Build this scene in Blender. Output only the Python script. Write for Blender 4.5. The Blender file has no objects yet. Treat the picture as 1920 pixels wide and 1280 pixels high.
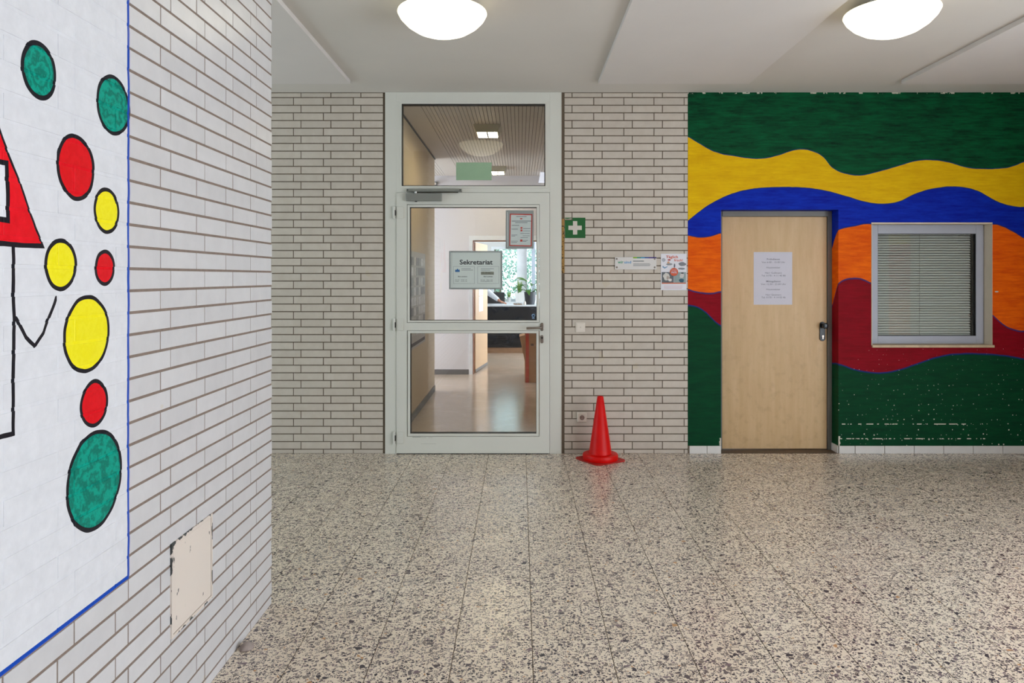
import bpy, bmesh, math, random
from mathutils import Vector, Matrix
random.seed(7)
S = bpy.context.scene
COL = S.collection
PI = math.pi

# ------------------------------------------------------------------ camera, world, light, exposure
H = 1.472            # eye height
F = 1357.0           # focal length in pixels of the 1920 px wide frame
CX, CY = 975.0, 519.5
D = 6.044            # distance of the back wall
PPM = F / D
CEIL = 3.015
XL = -1.121          # face of the near left wall
YL = 3.270           # its far corner

cam_d = bpy.data.cameras.new('camera')
cam = bpy.data.objects.new('camera', cam_d)
COL.objects.link(cam)
cam.location = (0, 0, H)
cam.rotation_euler = (PI / 2, 0, 0)
cam_d.sensor_width = 36.0
cam_d.lens = 36.0 * F / 1920.0
cam_d.shift_x = (960 - CX) / 1920.0
cam_d.shift_y = (CY - 640) / 1920.0
cam_d.clip_start = 0.02
cam_d.clip_end = 200
S.camera = cam

S.view_settings.view_transform = 'Standard'
S.view_settings.look = 'None'
S.view_settings.gamma = 1.0
S.view_settings.use_curve_mapping = False
S.view_settings.exposure = -0.15
S.cycles.max_bounces = 6
S.cycles.diffuse_bounces = 4
S.cycles.glossy_bounces = 2
S.cycles.transmission_bounces = 4
S.cycles.transparent_max_bounces = 8
S.cycles.caustics_reflective = False
S.cycles.caustics_refractive = False
S.cycles.use_adaptive_sampling = True
S.cycles.adaptive_threshold = 0.08
S.cycles.adaptive_min_samples = 16

world = bpy.data.worlds.new('world')
S.world = world
world.use_nodes = True
wn = world.node_tree.nodes
wn['Background'].inputs[0].default_value = (0.72, 0.88, 1.0, 1)
wn['Background'].inputs[1].default_value = 4.5


def area(name, loc, rot, sx, sy, energy, color):
    l = bpy.data.lights.new(name, 'AREA')
    l.shape = 'RECTANGLE'
    l.size, l.size_y = sx, sy
    l.energy = energy
    l.color = color
    o = bpy.data.objects.new(name, l)
    COL.objects.link(o)
    o.location = loc
    o.rotation_euler = rot
    return o


# daylight through the glazed part of the right hall wall (behind and right of the camera)
area('daylight_hall', (4.47, 0.2, 1.22), (0, PI / 2, 0), 2.2, 5.9, 142, (0.985, 0.97, 0.985))
# daylight through the glazing at the far left end of the hall
area('daylight_left_end', (-4.98, 3.9, 1.5), (0, -PI / 2, 0), 2.2, 3.0, 3, (0.82, 1.0, 0.72))
# daylight through the window of the side corridor
area('daylight_side_corridor', (-3.98, 10.15, 1.6), (0, -PI / 2, 0), 1.8, 1.3, 110, (0.86, 0.92, 1.0))
# added fill light out of view, brightens the office and its mullion
area('office_fill_light', (2.85, 13.6, 1.6), (0, PI / 2, 0), 1.5, 3.2, 300, (0.86, 0.93, 1.0))
pt = area('office_window_portal', (0.4, 15.72, 1.55), (-PI / 2, 0, 0), 2.2, 1.25, 1, (1, 1, 1))  # sky light entering the office window (portal only)
pt.data.cycles.is_portal = True

# ------------------------------------------------------------------ helpers


def wp(px, py, Y):
    """photo pixel at depth Y -> world point"""
    return Vector(((px - CX) * Y / F, Y, H - (py - CY) * Y / F))


def bx(px, Y=D):
    return (px - CX) * Y / F


def bz(py, Y=D):
    return H - (py - CY) * Y / F


def proj(x, y, z):
    if y < 0.05:
        return None
    return (CX + F * x / y, CY - F * (z - H) / y)


def lin(c):
    c = c / 255.0
    return c / 12.92 if c <= 0.04045 else ((c + 0.055) / 1.055) ** 2.4


def rgb(*c):
    return (lin(c[0]), lin(c[1]), lin(c[2]), 1.0)


class NT:
    """small shader node builder"""

    def __init__(self, name):
        self.m = bpy.data.materials.new(name)
        self.m.use_nodes = True
        self.t = self.m.node_tree
        self.b = self.t.nodes['Principled BSDF']
        self.out = self.t.nodes['Material Output']

    def n(self, kind, **kw):
        nd = self.t.nodes.new(kind)
        for k, v in kw.items():
            setattr(nd, k, v)
        return nd

    def link(self, a, b):
        self.t.links.new(a, b)

    def put(self, sock, v):
        if isinstance(v, bpy.types.NodeSocket):
            self.link(v, sock)
        else:
            sock.default_value = v

    def m_(self, op, a, b=None, c=None, clamp=False):
        nd = self.n('ShaderNodeMath', operation=op)
        nd.use_clamp = clamp
        self.put(nd.inputs[0], a)
        if b is not None:
            self.put(nd.inputs[1], b)
        if c is not None:
            self.put(nd.inputs[2], c)
        return nd.outputs[0]

    def add(self, a, b): return self.m_('ADD', a, b)
    def sub(self, a, b): return self.m_('SUBTRACT', a, b)
    def mul(self, a, b): return self.m_('MULTIPLY', a, b)
    def lt(self, a, b): return self.m_('LESS_THAN', a, b)
    def gt(self, a, b): return self.m_('GREATER_THAN', a, b)
    def mn(self, a, b): return self.m_('MINIMUM', a, b)
    def mx(self, a, b): return self.m_('MAXIMUM', a, b)

    def pos(self):
        g = self.n('ShaderNodeNewGeometry')
        s = self.n('ShaderNodeSeparateXYZ')
        self.link(g.outputs['Position'], s.inputs[0])
        return g.outputs['Position'], s.outputs[0], s.outputs[1], s.outputs[2]

    def noise(self, vec, scale, detail=3, rough=0.5, stretch=None):
        if stretch:
            mp = self.n('ShaderNodeMapping')
            mp.inputs['Scale'].default_value = stretch
            self.put(mp.inputs[0], vec)
            vec = mp.outputs[0]
        nd = self.n('ShaderNodeTexNoise')
        nd.inputs['Scale'].default_value = scale
        nd.inputs['Detail'].default_value = detail
        nd.inputs['Roughness'].default_value = rough
        self.put(nd.inputs['Vector'], vec)
        return nd.outputs[0], nd.outputs[1]

    def mix(self, fac, a, b, mode='MIX'):
        nd = self.n('ShaderNodeMix', data_type='RGBA', blend_type=mode)
        self.put(nd.inputs[0], fac)
        self.put(nd.inputs[6], a)
        self.put(nd.inputs[7], b)
        return nd.outputs[2]

    def rng(self, v, a, b, c, d):
        nd = self.n('ShaderNodeMapRange')
        self.put(nd.inputs[0], v)
        for i, q in enumerate((a, b, c, d)):
            nd.inputs[i + 1].default_value = q
        return nd.outputs[0]

    def bump(self, height, strength, dist=0.002):
        nd = self.n('ShaderNodeBump')
        nd.inputs['Strength'].default_value = strength
        nd.inputs['Distance'].default_value = dist
        self.link(height, nd.inputs['Height'])
        self.link(nd.outputs[0], self.b.inputs['Normal'])

    def set(self, **kw):
        for k, v in kw.items():
            self.put(self.b.inputs[k.replace('_', ' ')], v)
        return self


MATS = {}


def plain(name, c, rough=0.5, metal=0.0, var=0.06, scale=8.0, bump=0.0, spec=0.5, stretch=None):
    """procedural material: base colour with faint mottling and fine relief"""
    if name in MATS:
        return MATS[name]
    t = NT(name)
    co = t.n('ShaderNodeTexCoord').outputs['Object']
    f, _ = t.noise(co, scale, 4, 0.55, stretch)
    base = rgb(*c)
    hi = tuple(min(1, q * (1 + var)) for q in base[:3]) + (1,)
    lo = tuple(q * (1 - var) for q in base[:3]) + (1,)
    t.set(Base_Color=t.mix(t.rng(f, 0.3, 0.7, 0, 1), lo, hi), Roughness=rough, Metallic=metal)
    t.b.inputs['Specular IOR Level'].default_value = spec
    if bump:
        f2, _ = t.noise(co, scale * 12, 3)
        t.bump(f2, bump)
    MATS[name] = t.m
    return t.m


def emis(name, c, strength):
    if name in MATS:
        return MATS[name]
    t = NT(name)
    t.set(Base_Color=rgb(*c), Roughness=0.4)
    t.b.inputs['Emission Color'].default_value = rgb(*c)
    t.b.inputs['Emission Strength'].default_value = strength
    MATS[name] = t.m
    return t.m


def glass_mat():
    t = NT('pane_glass')
    tr = t.n('ShaderNodeBsdfTransparent')
    tr.inputs[0].default_value = (0.97, 0.985, 0.98, 1)
    gl = t.n('ShaderNodeBsdfGlossy')
    gl.inputs['Roughness'].default_value = 0.0
    lw = t.n('ShaderNodeLayerWeight')
    lw.inputs[0].default_value = 0.5
    p = t.m_('POWER', lw.outputs['Facing'], 5.0)
    fac = t.m_('MULTIPLY_ADD', p, 0.9, 0.045)
    mx = t.n('ShaderNodeMixShader')
    t.link(fac, mx.inputs[0])
    t.link(tr.outputs[0], mx.inputs[1])
    t.link(gl.outputs[0], mx.inputs[2])
    t.link(mx.outputs[0], t.out.inputs[0])
    return t.m


GLASS = glass_mat()


def tag(o, label=None, cat=None, group=None, kind=None):
    if label: o['label'] = label
    if cat: o['category'] = cat
    if group: o['group'] = group
    if kind: o['kind'] = kind
    return o


def empty(name, loc, rz=0.0, label=None, cat=None, group=None, kind=None):
    o = bpy.data.objects.new(name, None)
    o.empty_display_size = 0.05
    COL.objects.link(o)
    o.location = loc
    o.rotation_euler = (0, 0, rz)
    return tag(o, label, cat, group, kind)


def origin_of(o):
    v = Vector((0, 0, 0))
    while o is not None:
        v += o.location
        o = o.parent
    return v


def link_mesh(name, me, mat, parent=None, loc=None):
    o = bpy.data.objects.new(name, me)
    COL.objects.link(o)
    if mat is not None:
        if len(me.materials) == 0:
            me.materials.append(mat)
    if parent is not None:
        o.parent = parent
    if loc is not None:
        o.location = loc
    return o


class MB:
    def __init__(self):
        self.v, self.f, self.mi = [], [], []
        self.cur = 0

    def poly(self, pts, faces):
        n = len(self.v)
        self.v += [tuple(p) for p in pts]
        for f in faces:
            self.f.append(tuple(n + i for i in f))
            self.mi.append(self.cur)
        return self

    def box(self, x0, x1, y0, y1, z0, z1):
        if x1 < x0: x0, x1 = x1, x0
        if y1 < y0: y0, y1 = y1, y0
        if z1 < z0: z0, z1 = z1, z0
        p = [(x0, y0, z0), (x1, y0, z0), (x1, y1, z0), (x0, y1, z0), (x0, y0, z1), (x1, y0, z1), (x1, y1, z1), (x0, y1, z1)]
        return self.poly(p, [(0, 3, 2, 1), (4, 5, 6, 7), (0, 1, 5, 4), (1, 2, 6, 5), (2, 3, 7, 6), (3, 0, 4, 7)])

    def frame(self, x0, x1, z0, z1, w, y0, y1):
        """rectangular frame in the XZ plane, bars of width w (l, r, b, t) inside the outline"""
        l, r, b, t = w if isinstance(w, tuple) else (w,) * 4
        self.box(x0, x0 + l, y0, y1, z0, z1)
        self.box(x1 - r, x1, y0, y1, z0, z1)
        self.box(x0 + l, x1 - r, y0, y1, z0, z0 + b)
        self.box(x0 + l, x1 - r, y0, y1, z1 - t, z1)
        return self

    def lathe(self, prof, c=(0, 0, 0), seg=32, axis='z', cap=True):
        n = len(self.v)
        for r, h in prof:
            for k in range(seg):
                a = 2 * PI * k / seg
                q = (r * math.cos(a), r * math.sin(a), h)
                if axis == 'y': q = (q[0], h, q[1])
                if axis == 'x': q = (h, q[0], q[1])
                self.v.append((c[0] + q[0], c[1] + q[1], c[2] + q[2]))
        for i in range(len(prof) - 1):
            for k in range(seg):
                k2 = (k + 1) % seg
                self.f.append((n + i * seg + k, n + i * seg + k2, n + (i + 1) * seg + k2, n + (i + 1) * seg + k))
                self.mi.append(self.cur)
        if cap:
            self.f.append(tuple(n + k for k in reversed(range(seg)))); self.mi.append(self.cur)
            b = n + (len(prof) - 1) * seg
            self.f.append(tuple(b + k for k in range(seg))); self.mi.append(self.cur)
        return self

    def tube(self, pts, r, seg=10):
        pts = [Vector(p) for p in pts]
        n = len(self.v)
        for i, p in enumerate(pts):
            d = (pts[min(i + 1, len(pts) - 1)] - pts[max(i - 1, 0)]).normalized()
            up = Vector((0, 0, 1)) if abs(d.z) < 0.9 else Vector((1, 0, 0))
            a = d.cross(up).normalized(); b = d.cross(a)
            rr = r[i] if isinstance(r, (list, tuple)) else r
            for k in range(seg):
                t = 2 * PI * k / seg
                self.v.append(tuple(p + a * rr * math.cos(t) + b * rr * math.sin(t)))
        for i in range(len(pts) - 1):
            for k in range(seg):
                k2 = (k + 1) % seg
                self.f.append((n + i * seg + k, n + i * seg + k2, n + (i + 1) * seg + k2, n + (i + 1) * seg + k)); self.mi.append(self.cur)
        self.f.append(tuple(n + k for k in range(seg))); self.mi.append(self.cur)
        b = n + (len(pts) - 1) * seg
        self.f.append(tuple(b + k for k in reversed(range(seg)))); self.mi.append(self.cur)
        return self

    def slab(self, outline, y0, y1):
        """closed XZ outline given counter-clockwise seen from -Y, extruded y0..y1"""
        n = len(outline)
        p = [(x, y0, z) for x, z in outline] + [(x, y1, z) for x, z in outline]
        fs = [tuple(range(n)), tuple(reversed(range(n, 2 * n)))]
        fs += [(i, i + n, (i + 1) % n + n, (i + 1) % n) for i in range(n)]
        return self.poly(p, fs)

    def mesh(self, name, off=(0, 0, 0), bevel=0.0, smooth=False, fix=True, seg=2):
        me = bpy.data.meshes.new(name)
        o = Vector(off)
        me.from_pydata([tuple(Vector(p) - o) for p in self.v], [], self.f)
        me.polygons.foreach_set('material_index', self.mi)
        if fix or bevel:
            b = bmesh.new(); b.from_mesh(me)
            bmesh.ops.recalc_face_normals(b, faces=b.faces)
            if bevel:
                es = [e for e in b.edges if len(e.link_faces) == 2 and e.calc_face_angle(0) > 0.6]
                bmesh.ops.bevel(b, geom=es, offset=bevel, segments=seg, profile=0.6, affect='EDGES', clamp_overlap=True)
            b.to_mesh(me); b.free()
        if smooth:
            me.polygons.foreach_set('use_smooth', [True] * len(me.polygons))
            try:
                me.set_sharp_from_angle(angle=math.radians(40))
            except Exception:
                pass
        me.update()
        return me

    def build(self, name, mat, parent=None, bevel=0.0, smooth=False, local=False, seg=2):
        off = (0, 0, 0) if (parent is None or local) else origin_of(parent)
        me = self.mesh(name, off, bevel, smooth, seg=seg)
        mats = mat if isinstance(mat, (list, tuple)) else [mat]
        for m in mats:
            me.materials.append(m)
        return link_mesh(name, me, None, parent)


def own_origin(o, loc):
    """move the origin of a top-level mesh object to loc without moving the mesh"""
    o.data.transform(Matrix.Translation(-Vector(loc)))
    o.location = loc
    return o


def text_mesh(s, x0, z0, height, mat, parent, y, width=None, align='L', bold=0.0, name='lettering', deep=0.0006):
    """flat lettering in an XZ plane facing -Y; height = cap height"""
    cu = bpy.data.curves.new('t', 'FONT')
    cu.body = s
    cu.size = 1.0
    cu.offset = bold
    cu.extrude = 0.0
    cu.resolution_u = 3
    ob = bpy.data.objects.new('t', cu)
    COL.objects.link(ob)
    dg = bpy.context.evaluated_depsgraph_get()
    me = bpy.data.meshes.new_from_object(ob.evaluated_get(dg))
    bpy.data.objects.remove(ob)
    bpy.data.curves.remove(cu)
    xs = [v.co.x for v in me.vertices] or [0, 1]
    mnx, mxx = min(xs), max(xs)
    k = height / 0.70
    kx = k if width is None else width / (mxx - mnx)
    w = (mxx - mnx) * kx
    ox = {'L': x0, 'C': x0 - w / 2, 'R': x0 - w}[align]
    off = origin_of(parent)
    for v in me.vertices:
        a, b = v.co.x, v.co.y
        v.co = Vector((ox + (a - mnx) * kx, y, z0 + b * k)) - off
    me.name = name
    me.materials.append(mat)
    return link_mesh(name, me, None, parent)


# ------------------------------------------------------------------ shared materials
WHITE_ALU = plain('white_aluminium', (218, 217, 209), 0.35, var=0.02, scale=3)
WHITE_PLASTIC = plain('white_plastic', (226, 216, 205), 0.35, var=0.02)
BLACK_RUBBER = plain('black_rubber', (18, 18, 18), 0.6)
STEEL = plain('brushed_steel', (150, 140, 132), 0.3, 1.0, 0.08, 40)
GREY_METAL = plain('grey_painted_metal', (140, 141, 136), 0.4, 0.3, 0.04)
PLASTER = plain('white_plaster', (218, 213, 208), 0.85, var=0.03, scale=2, bump=0.05)
CEIL_MAT = plain('ceiling_paint', (216, 211, 205), 0.9, var=0.03, scale=1.2, bump=0.04)
PANEL_MAT = plain('ceiling_panel_paint', (222, 217, 214), 0.8, var=0.02, scale=2)
DARK_TEXT = plain('printing_ink', (38, 42, 48), 0.7, var=0.02)
GREY_TEXT = plain('grey_ink', (120, 125, 130), 0.7, var=0.02)
PAPER = plain('paper', (214, 212, 224), 0.8, var=0.02)
SILVER = plain('silver_frame', (160, 168, 168), 0.35, 0.6, 0.03)


def brick_base(t, pos, c0=(203, 201, 203), c1=(211, 209, 211)):
    """glazed brick colour: per brick tint, fine mottling, stains"""
    info = t.n('ShaderNodeObjectInfo')
    tint = t.rng(info.outputs['Random'], 0, 1, 0.95, 1.03)
    f, _ = t.noise(pos, 14, 4, 0.6)
    col = t.mix(t.rng(f, 0.35, 0.75, 0, 1), rgb(*c0), rgb(*c1))
    g = t.n('ShaderNodeCombineColor')
    for i in range(3):
        t.put(g.inputs[i], tint)
    col = t.mix(1.0, col, g.outputs[0], 'MULTIPLY')
    st, _ = t.noise(pos, 5.0, 2, 0.5)
    col = t.mix(t.mul(t.gt(st, 0.73), 0.25), col, rgb(196, 180, 140))
    return col


def make_brick_mat():
    t = NT('glazed_brick')
    pos, X, Y, Z = t.pos()
    col = brick_base(t, pos, (199, 188, 176), (207, 197, 186))
    t.set(Base_Color=col, Roughness=0.32)
    h, _ = t.noise(pos, 90, 3)
    t.bump(h, 0.12, 0.002)
    return t.m


BRICK = make_brick_mat()
MORTAR = plain('mortar', (112, 98, 84), 0.95, var=0.12, scale=60, bump=0.5)

# ------------------------------------------------------------------ near left wall with the painted house and balloons


def lw(px, py):
    """photo pixel on the left wall -> (Y, Z)"""
    Y = -XL * F / (976.0 - px)
    return Y, H - (py - 520.0) * Y / F


def left_wall_mat(name, base_fn, rough):
    t = NT(name)
    pos, X, Y, Z = t.pos()
    col = base_fn(t, pos)
    # hand-drawn wobble
    _, nc = t.noise(pos, 9, 2)
    sp = t.n('ShaderNodeSeparateColor')
    t.link(nc, sp.inputs[0])
    Yw = t.add(Y, t.mul(t.sub(sp.outputs[0], 0.5), 0.014))
    Zw = t.add(Z, t.mul(t.sub(sp.outputs[1], 0.5), 0.014))
    brush, _ = t.noise(pos, 30, 4, 0.65)
    br = t.rng(brush, 0.3, 0.72, 0, 1)

    white_area = t.mul(t.lt(Y, 2.070), t.gt(Z, 0.612))
    col = t.mix(white_area, col, t.mix(br, rgb(212, 212, 217), rgb(222, 222, 227)))

    black = rgb(26, 26, 34)
    pal = {'g': (rgb(0, 112, 96), rgb(0, 164, 142)), 'r': (rgb(214, 8, 24), rgb(236, 24, 40)), 'y': (rgb(238, 224, 20), rgb(248, 238, 60))}
    circles = [('g', 40, 107, 77, 188), ('g', 181, 245, 142, 253), ('r', 106, 179, 253, 377), ('y', 176, 225, 353, 438),
               ('r', 178, 217, 468, 535), ('y', 84, 145, 448, 546), ('y', 119, 206, 553, 699), ('r', 151, 204, 711, 800), ('g', 124, 230, 806, 992)]
    for c, l, r, tp, bt in circles:
        yl, yr = lw(l, 0)[0], lw(r, 0)[0]
        cy, ry = (yl + yr) / 2, (yr - yl) / 2
        # shear-free upright ellipse on the wall
        zt, zb = H - (tp - 520) * cy / F, H - (bt - 520) * cy / F
        cz, rz = (zt + zb) / 2, (zt - zb) / 2
        dy = t.mul(t.sub(Yw, cy), 1 / ry)
        dz = t.mul(t.sub(Zw, cz), 1 / rz)
        d = t.m_('SQRT', t.add(t.mul(dy, dy), t.mul(dz, dz)))
        sw = t.m_('SINE', t.add(t.mul(d, 13.0), t.mul(brush, 22.0)))
        fillc = t.mix(t.rng(sw, -1, 1, 0, 0.8 if c == 'g' else 0.35), pal[c][0], pal[c][1])
        col = t.mix(t.lt(d, 0.99), col, fillc)
        wd = 0.0085 / ry
        col = t.mix(t.mul(t.lt(d, 1.0), t.gt(d, 1.0 - wd * 1.25)), col, black)

    def edge(mask_d, w):
        return t.lt(t.m_('ABSOLUTE', mask_d), w)

    # house roof: red triangle with a small window
    z_base = 1.5447
    roof = t.mn(t.sub(Zw, z_base), t.sub(t.sub(2.067, t.mul(t.m_('ABSOLUTE', t.sub(Yw, 1.40)), 1.74)), Zw))
    col = t.mix(t.gt(roof, 0.0), col, t.mix(br, *pal['r']))
    col = t.mix(edge(roof, 0.006), col, black)
    win = t.mn(t.mn(t.sub(Yw, 1.44), t.sub(1.582, Yw)), t.mn(t.sub(Zw, 1.598), t.sub(1.722, Zw)))
    col = t.mix(t.gt(win, 0.0), col, rgb(226, 226, 232))
    col = t.mix(edge(win, 0.006), col, black)
    # house body outline
    body = t.mn(t.mn(t.sub(Yw, 1.20), t.sub(1.602, Yw)), t.mn(t.sub(Zw, 1.127), t.sub(z_base, Zw)))
    col = t.mix(edge(body, 0.0055), col, black)
    # arm
    pts = [lw(30, 597), lw(50, 634), lw(67, 650), lw(82, 625), lw(105, 558)]
    for (a0, a1), (b0, b1) in zip(pts[:-1], pts[1:]):
        ey, ez = b0 - a0, b1 - a1
        L2 = ey * ey + ez * ez
        py_, pz_ = t.sub(Yw, a0), t.sub(Zw, a1)
        h = t.m_('MULTIPLY', t.add(t.mul(py_, ey), t.mul(pz_, ez)), 1 / L2, clamp=True)
        qy, qz = t.sub(py_, t.mul(h, ey)), t.sub(pz_, t.mul(h, ez))
        col = t.mix(t.lt(t.m_('SQRT', t.add(t.mul(qy, qy), t.mul(qz, qz))), 0.0048), col, black)
    # blue border line
    Yb = t.add(Y, t.mul(t.sub(sp.outputs[2], 0.5), 0.01))
    v = t.mul(t.lt(t.m_('ABSOLUTE', t.sub(Yb, 2.072)), 0.0055), t.gt(Z, 0.608))
    hline = t.mul(t.lt(t.m_('ABSOLUTE', t.sub(Z, 0.615)), 0.006), t.lt(Y, 2.074))
    col = t.mix(t.mx(v, hline), col, rgb(0, 68, 176))
    t.set(Base_Color=col, Roughness=rough)
    t.link(t.rng(white_area, 0, 1, 0.6, 0.18), t.b.inputs['Specular IOR Level'])
    h, _ = t.noise(pos, 70, 3)
    t.bump(h, 0.18, 0.002)
    return t.m


def mortar_base(t, pos):
    f, _ = t.noise(pos, 60, 3)
    return t.mix(f, rgb(112, 97, 88), rgb(142, 124, 112))


LEFT_BRICK = left_wall_mat('glazed_brick_painted', brick_base, 0.28)
LEFT_MORTAR = left_wall_mat('mortar_painted', mortar_base, 0.85)

_brick_cache = {}


def brick_mesh(L, h, mat, key):
    k = (round(L, 3), round(h, 3), key)
    if k not in _brick_cache:
        L, h = k[0], k[1]
        c, dpt = (0.0007 if key == 'L' else 0.0014), 0.018
        b = MB()
        o = [(0, 0), (L, 0), (L, h), (0, h)]
        i_ = [(c, c), (L - c, c), (L - c, h - c), (c, h - c)]
        p = [(x, 0, z) for x, z in i_] + [(x, c, z) for x, z in o] + [(x, dpt, z) for x, z in o]
        fs = [(0, 1, 2, 3)] + [(i, i + 4, (i + 1) % 4 + 4, (i + 1) % 4) for i in range(4)] + [(i + 4, i + 8, (i + 1) % 4 + 8, (i + 1) % 4 + 4) for i in range(4)]
        b.poly(p, fs)
        me = b.mesh('brick')
        me.materials.append(mat)
        _brick_cache[k] = me
    return _brick_cache[k]


def seen(pts):
    q = [proj(*p) for p in pts]
    if any(a is None for a in q):
        return False
    xs, ys = [a[0] for a in q], [a[1] for a in q]
    return max(xs) > 0 and min(xs) < 1920 and max(ys) > 0 and min(ys) < 1280


def brick_rows(zj, ztop):
    """list of (row index, z0, z1) from bed joint centres"""
    rows = [(-1, 0.0, zj[0])]
    for i in range(len(zj) - 1):
        rows.append((i, zj[i], zj[i + 1]))
    rows.append((len(zj) - 1, zj[-1], ztop))
    return rows


def lay(wall, rows, a0, a1, offA, offB, mod, bed, head, mat, key, place, visible, skip=None):
    """lay a brick skin; bricks in view are parts, the rest one stuff mesh"""
    singles, rest = [], MB()
    for j, z0, z1 in rows:
        z0b = z0 + bed / 2 if j >= 0 else 0.0015
        z1b = z1 - bed / 2
        if z1b - z0b < 0.006:
            continue
        off = offA if j % 2 == 0 else offB
        k0 = math.floor((a0 - off) / mod) - 1
        x = off + k0 * mod
        while x < a1:
            s, e = max(x + head / 2, a0), min(x + mod - head / 2, a1)
            x += mod
            if e - s < 0.008:
                continue
            if skip and skip(s, e, z0b, z1b):
                continue
            if visible(s, e, z0b, z1b):
                singles.append((s, e, z0b, z1b))
            else:
                P = place(0, 0)[0]
                rest_box(rest, key, s, e, z0b, z1b)
    if len(singles) > 300:
        singles.sort(key=lambda q: -area_px(key, q))
        for q in singles[300:]:
            rest_box(rest, key, *q)
        singles = singles[:300]
    for s, e, z0b, z1b in singles:
        loc, rz = place(s, z0b)
        jit = random.uniform(-0.0005, 0.0005)
        o = link_mesh('brick', brick_mesh(e - s, z1b - z0b, mat, key), None, wall)
        o.location = Vector(loc) + (Vector((jit, 0, 0)) if key == 'L' else Vector((0, jit, 0)))
        o.rotation_euler = (0, 0, rz)
    if rest.v:
        r = rest.build('brick_field', mat, wall)
        tag(r, kind='stuff')
    return len(singles)


def rest_box(rest, key, s, e, z0, z1):
    if key == 'L':
        rest.box(XL - 0.018, XL, s, e, z0, z1)
    else:
        rest.box(s, e, D, D + 0.018, z0, z1)


def area_px(key, q):
    s, e, z0, z1 = q
    if key == 'L':
        a, b = proj(XL, s, z0), proj(XL, e, z1)
    else:
        a, b = proj(s, D, z0), proj(e, D, z1)
    return abs((a[0] - b[0]) * (a[1] - b[1]))


# wall_left: mortar body with bricks
b = MB().box(XL - 0.18, XL - 0.0012, -6.0, YL - 0.004, 0, CEIL)
wall_left = tag(b.build('wall_left', LEFT_MORTAR), 'white glazed brick wall in the left foreground with painted balloons', kind='structure')
zjL = [0.0394 + 0.06334 * k for k in range(47)]
rowsL = brick_rows(zjL, CEIL - 0.002)
PANEL = (2.319, 2.627, 0.311, 0.616)
lay(wall_left, rowsL, -6.0, YL, YL - 0.191, YL - 0.257, 0.2517, 0.0085, 0.0055, LEFT_BRICK, 'L',
    lambda s, z: ((XL, s, z), PI / 2),
    lambda s, e, z0, z1: s > 0.8 and seen([(XL, s, z0), (XL, e, z0), (XL, s, z1), (XL, e, z1)]),
    lambda s, e, z0, z1: s > PANEL[0] and e < PANEL[1] and z0 > PANEL[2] and z1 < PANEL[3])

# painted metal access panel in the left wall
t = NT('chipped_cream_paint')
pos, X, Y, Z = t.pos()
f, _ = t.noise(pos, 26, 4, 0.6, (1, 1.0, 0.45))
edge_d = t.mn(t.mn(t.sub(Y, PANEL[0]), t.sub(PANEL[1], Y)), t.mn(t.sub(Z, PANEL[2]), t.sub(PANEL[3], Z)))
thr = t.rng(edge_d, 0.0, 0.012, 0.50, 0.665)
t.set(Base_Color=t.mix(t.gt(f, thr), rgb(222, 210, 200), rgb(58, 62, 62)), Roughness=0.45)
CHIPPED = t.m
ap = empty('access_panel', (XL, PANEL[0], PANEL[2]), 0, 'square cream metal access panel with chipped paint low in the brick wall', 'panel')
MB().box(XL - 0.002, XL + 0.004, PANEL[0] + 0.012, PANEL[1] - 0.012, PANEL[2] + 0.012, PANEL[3] - 0.012).build('cover', CHIPPED, ap, bevel=0.001)
g = MB()
y0, y1, z0, z1 = PANEL
for a in ((y0, y0 + .0105, z0, z1), (y1 - .0105, y1, z0, z1), (y0 + .0105, y1 - .0105, z0, z0 + .0105), (y0 + .0105, y1 - .0105, z1 - .0105, z1)):
    g.box(XL - 0.002, XL + 0.0055, *a)
g.build('rim', CHIPPED, ap)

# ------------------------------------------------------------------ back wall: two brick sections
zjB = [0.0355 + 0.06384 * k for k in range(47)]
rowsB = brick_rows(zjB, CEIL - 0.002)
DX0, DX1 = bx(722.5), bx(1053.0)      # glass door frame
BL1 = bx(717.8)
b = MB().box(-4.98, DX0, D + 0.006, D + 0.24, 0, CEIL)
wall_bl = tag(b.build('wall_back_left', MORTAR), 'cream glazed brick wall to the left of the glass door', kind='structure')
lay(wall_bl, rowsB, -4.98, BL1, bx(564.1), bx(550.0), 0.2505, 0.0075, 0.007, BRICK, 'B',
    lambda s, z: ((s, D, z), 0.0), lambda s, e, z0, z1: e > -2.12)
BR0, BR1 = bx(1058.5), bx(1290.0)
b = MB().box(DX1, BR1, D + 0.006, D + 0.24, 0, CEIL)
wall_bm = tag(b.build('wall_back_middle', MORTAR), 'cream glazed brick wall between the glass door and the colourful mural', kind='structure')
lay(wall_bm, rowsB, BR0, BR1 - 0.002, bx(1072.5), bx(1113.2), 0.2517, 0.0075, 0.007, BRICK, 'B',
    lambda s, z: ((s, D, z), 0.0), lambda s, e, z0, z1: True)
# crumbling foam in the joint beside the first aid sign
t = NT('old_foam')
pos, X, Y, Z = t.pos()
f, _ = t.noise(pos, 45, 4, 0.65)
t.set(Base_Color=t.mix(t.gt(f, 0.43), rgb(60, 45, 28), rgb(176, 136, 78)), Roughness=0.95)
t.bump(f, 1.0, 0.01)
fm = MB()
for i in range(14):
    za = bz(512) + (bz(410) - bz(512)) * i / 14
    zb = bz(512) + (bz(410) - bz(512)) * (i + 1) / 14
    fm.box(DX1 + 0.001, BR0 - 0.001, D - 0.002 + random.uniform(-0.003, 0.006), D + 0.02, za, zb)
tag(fm.build('joint_foam', t.m, wall_bm), 'crumbling yellow-brown foam filling')

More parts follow.
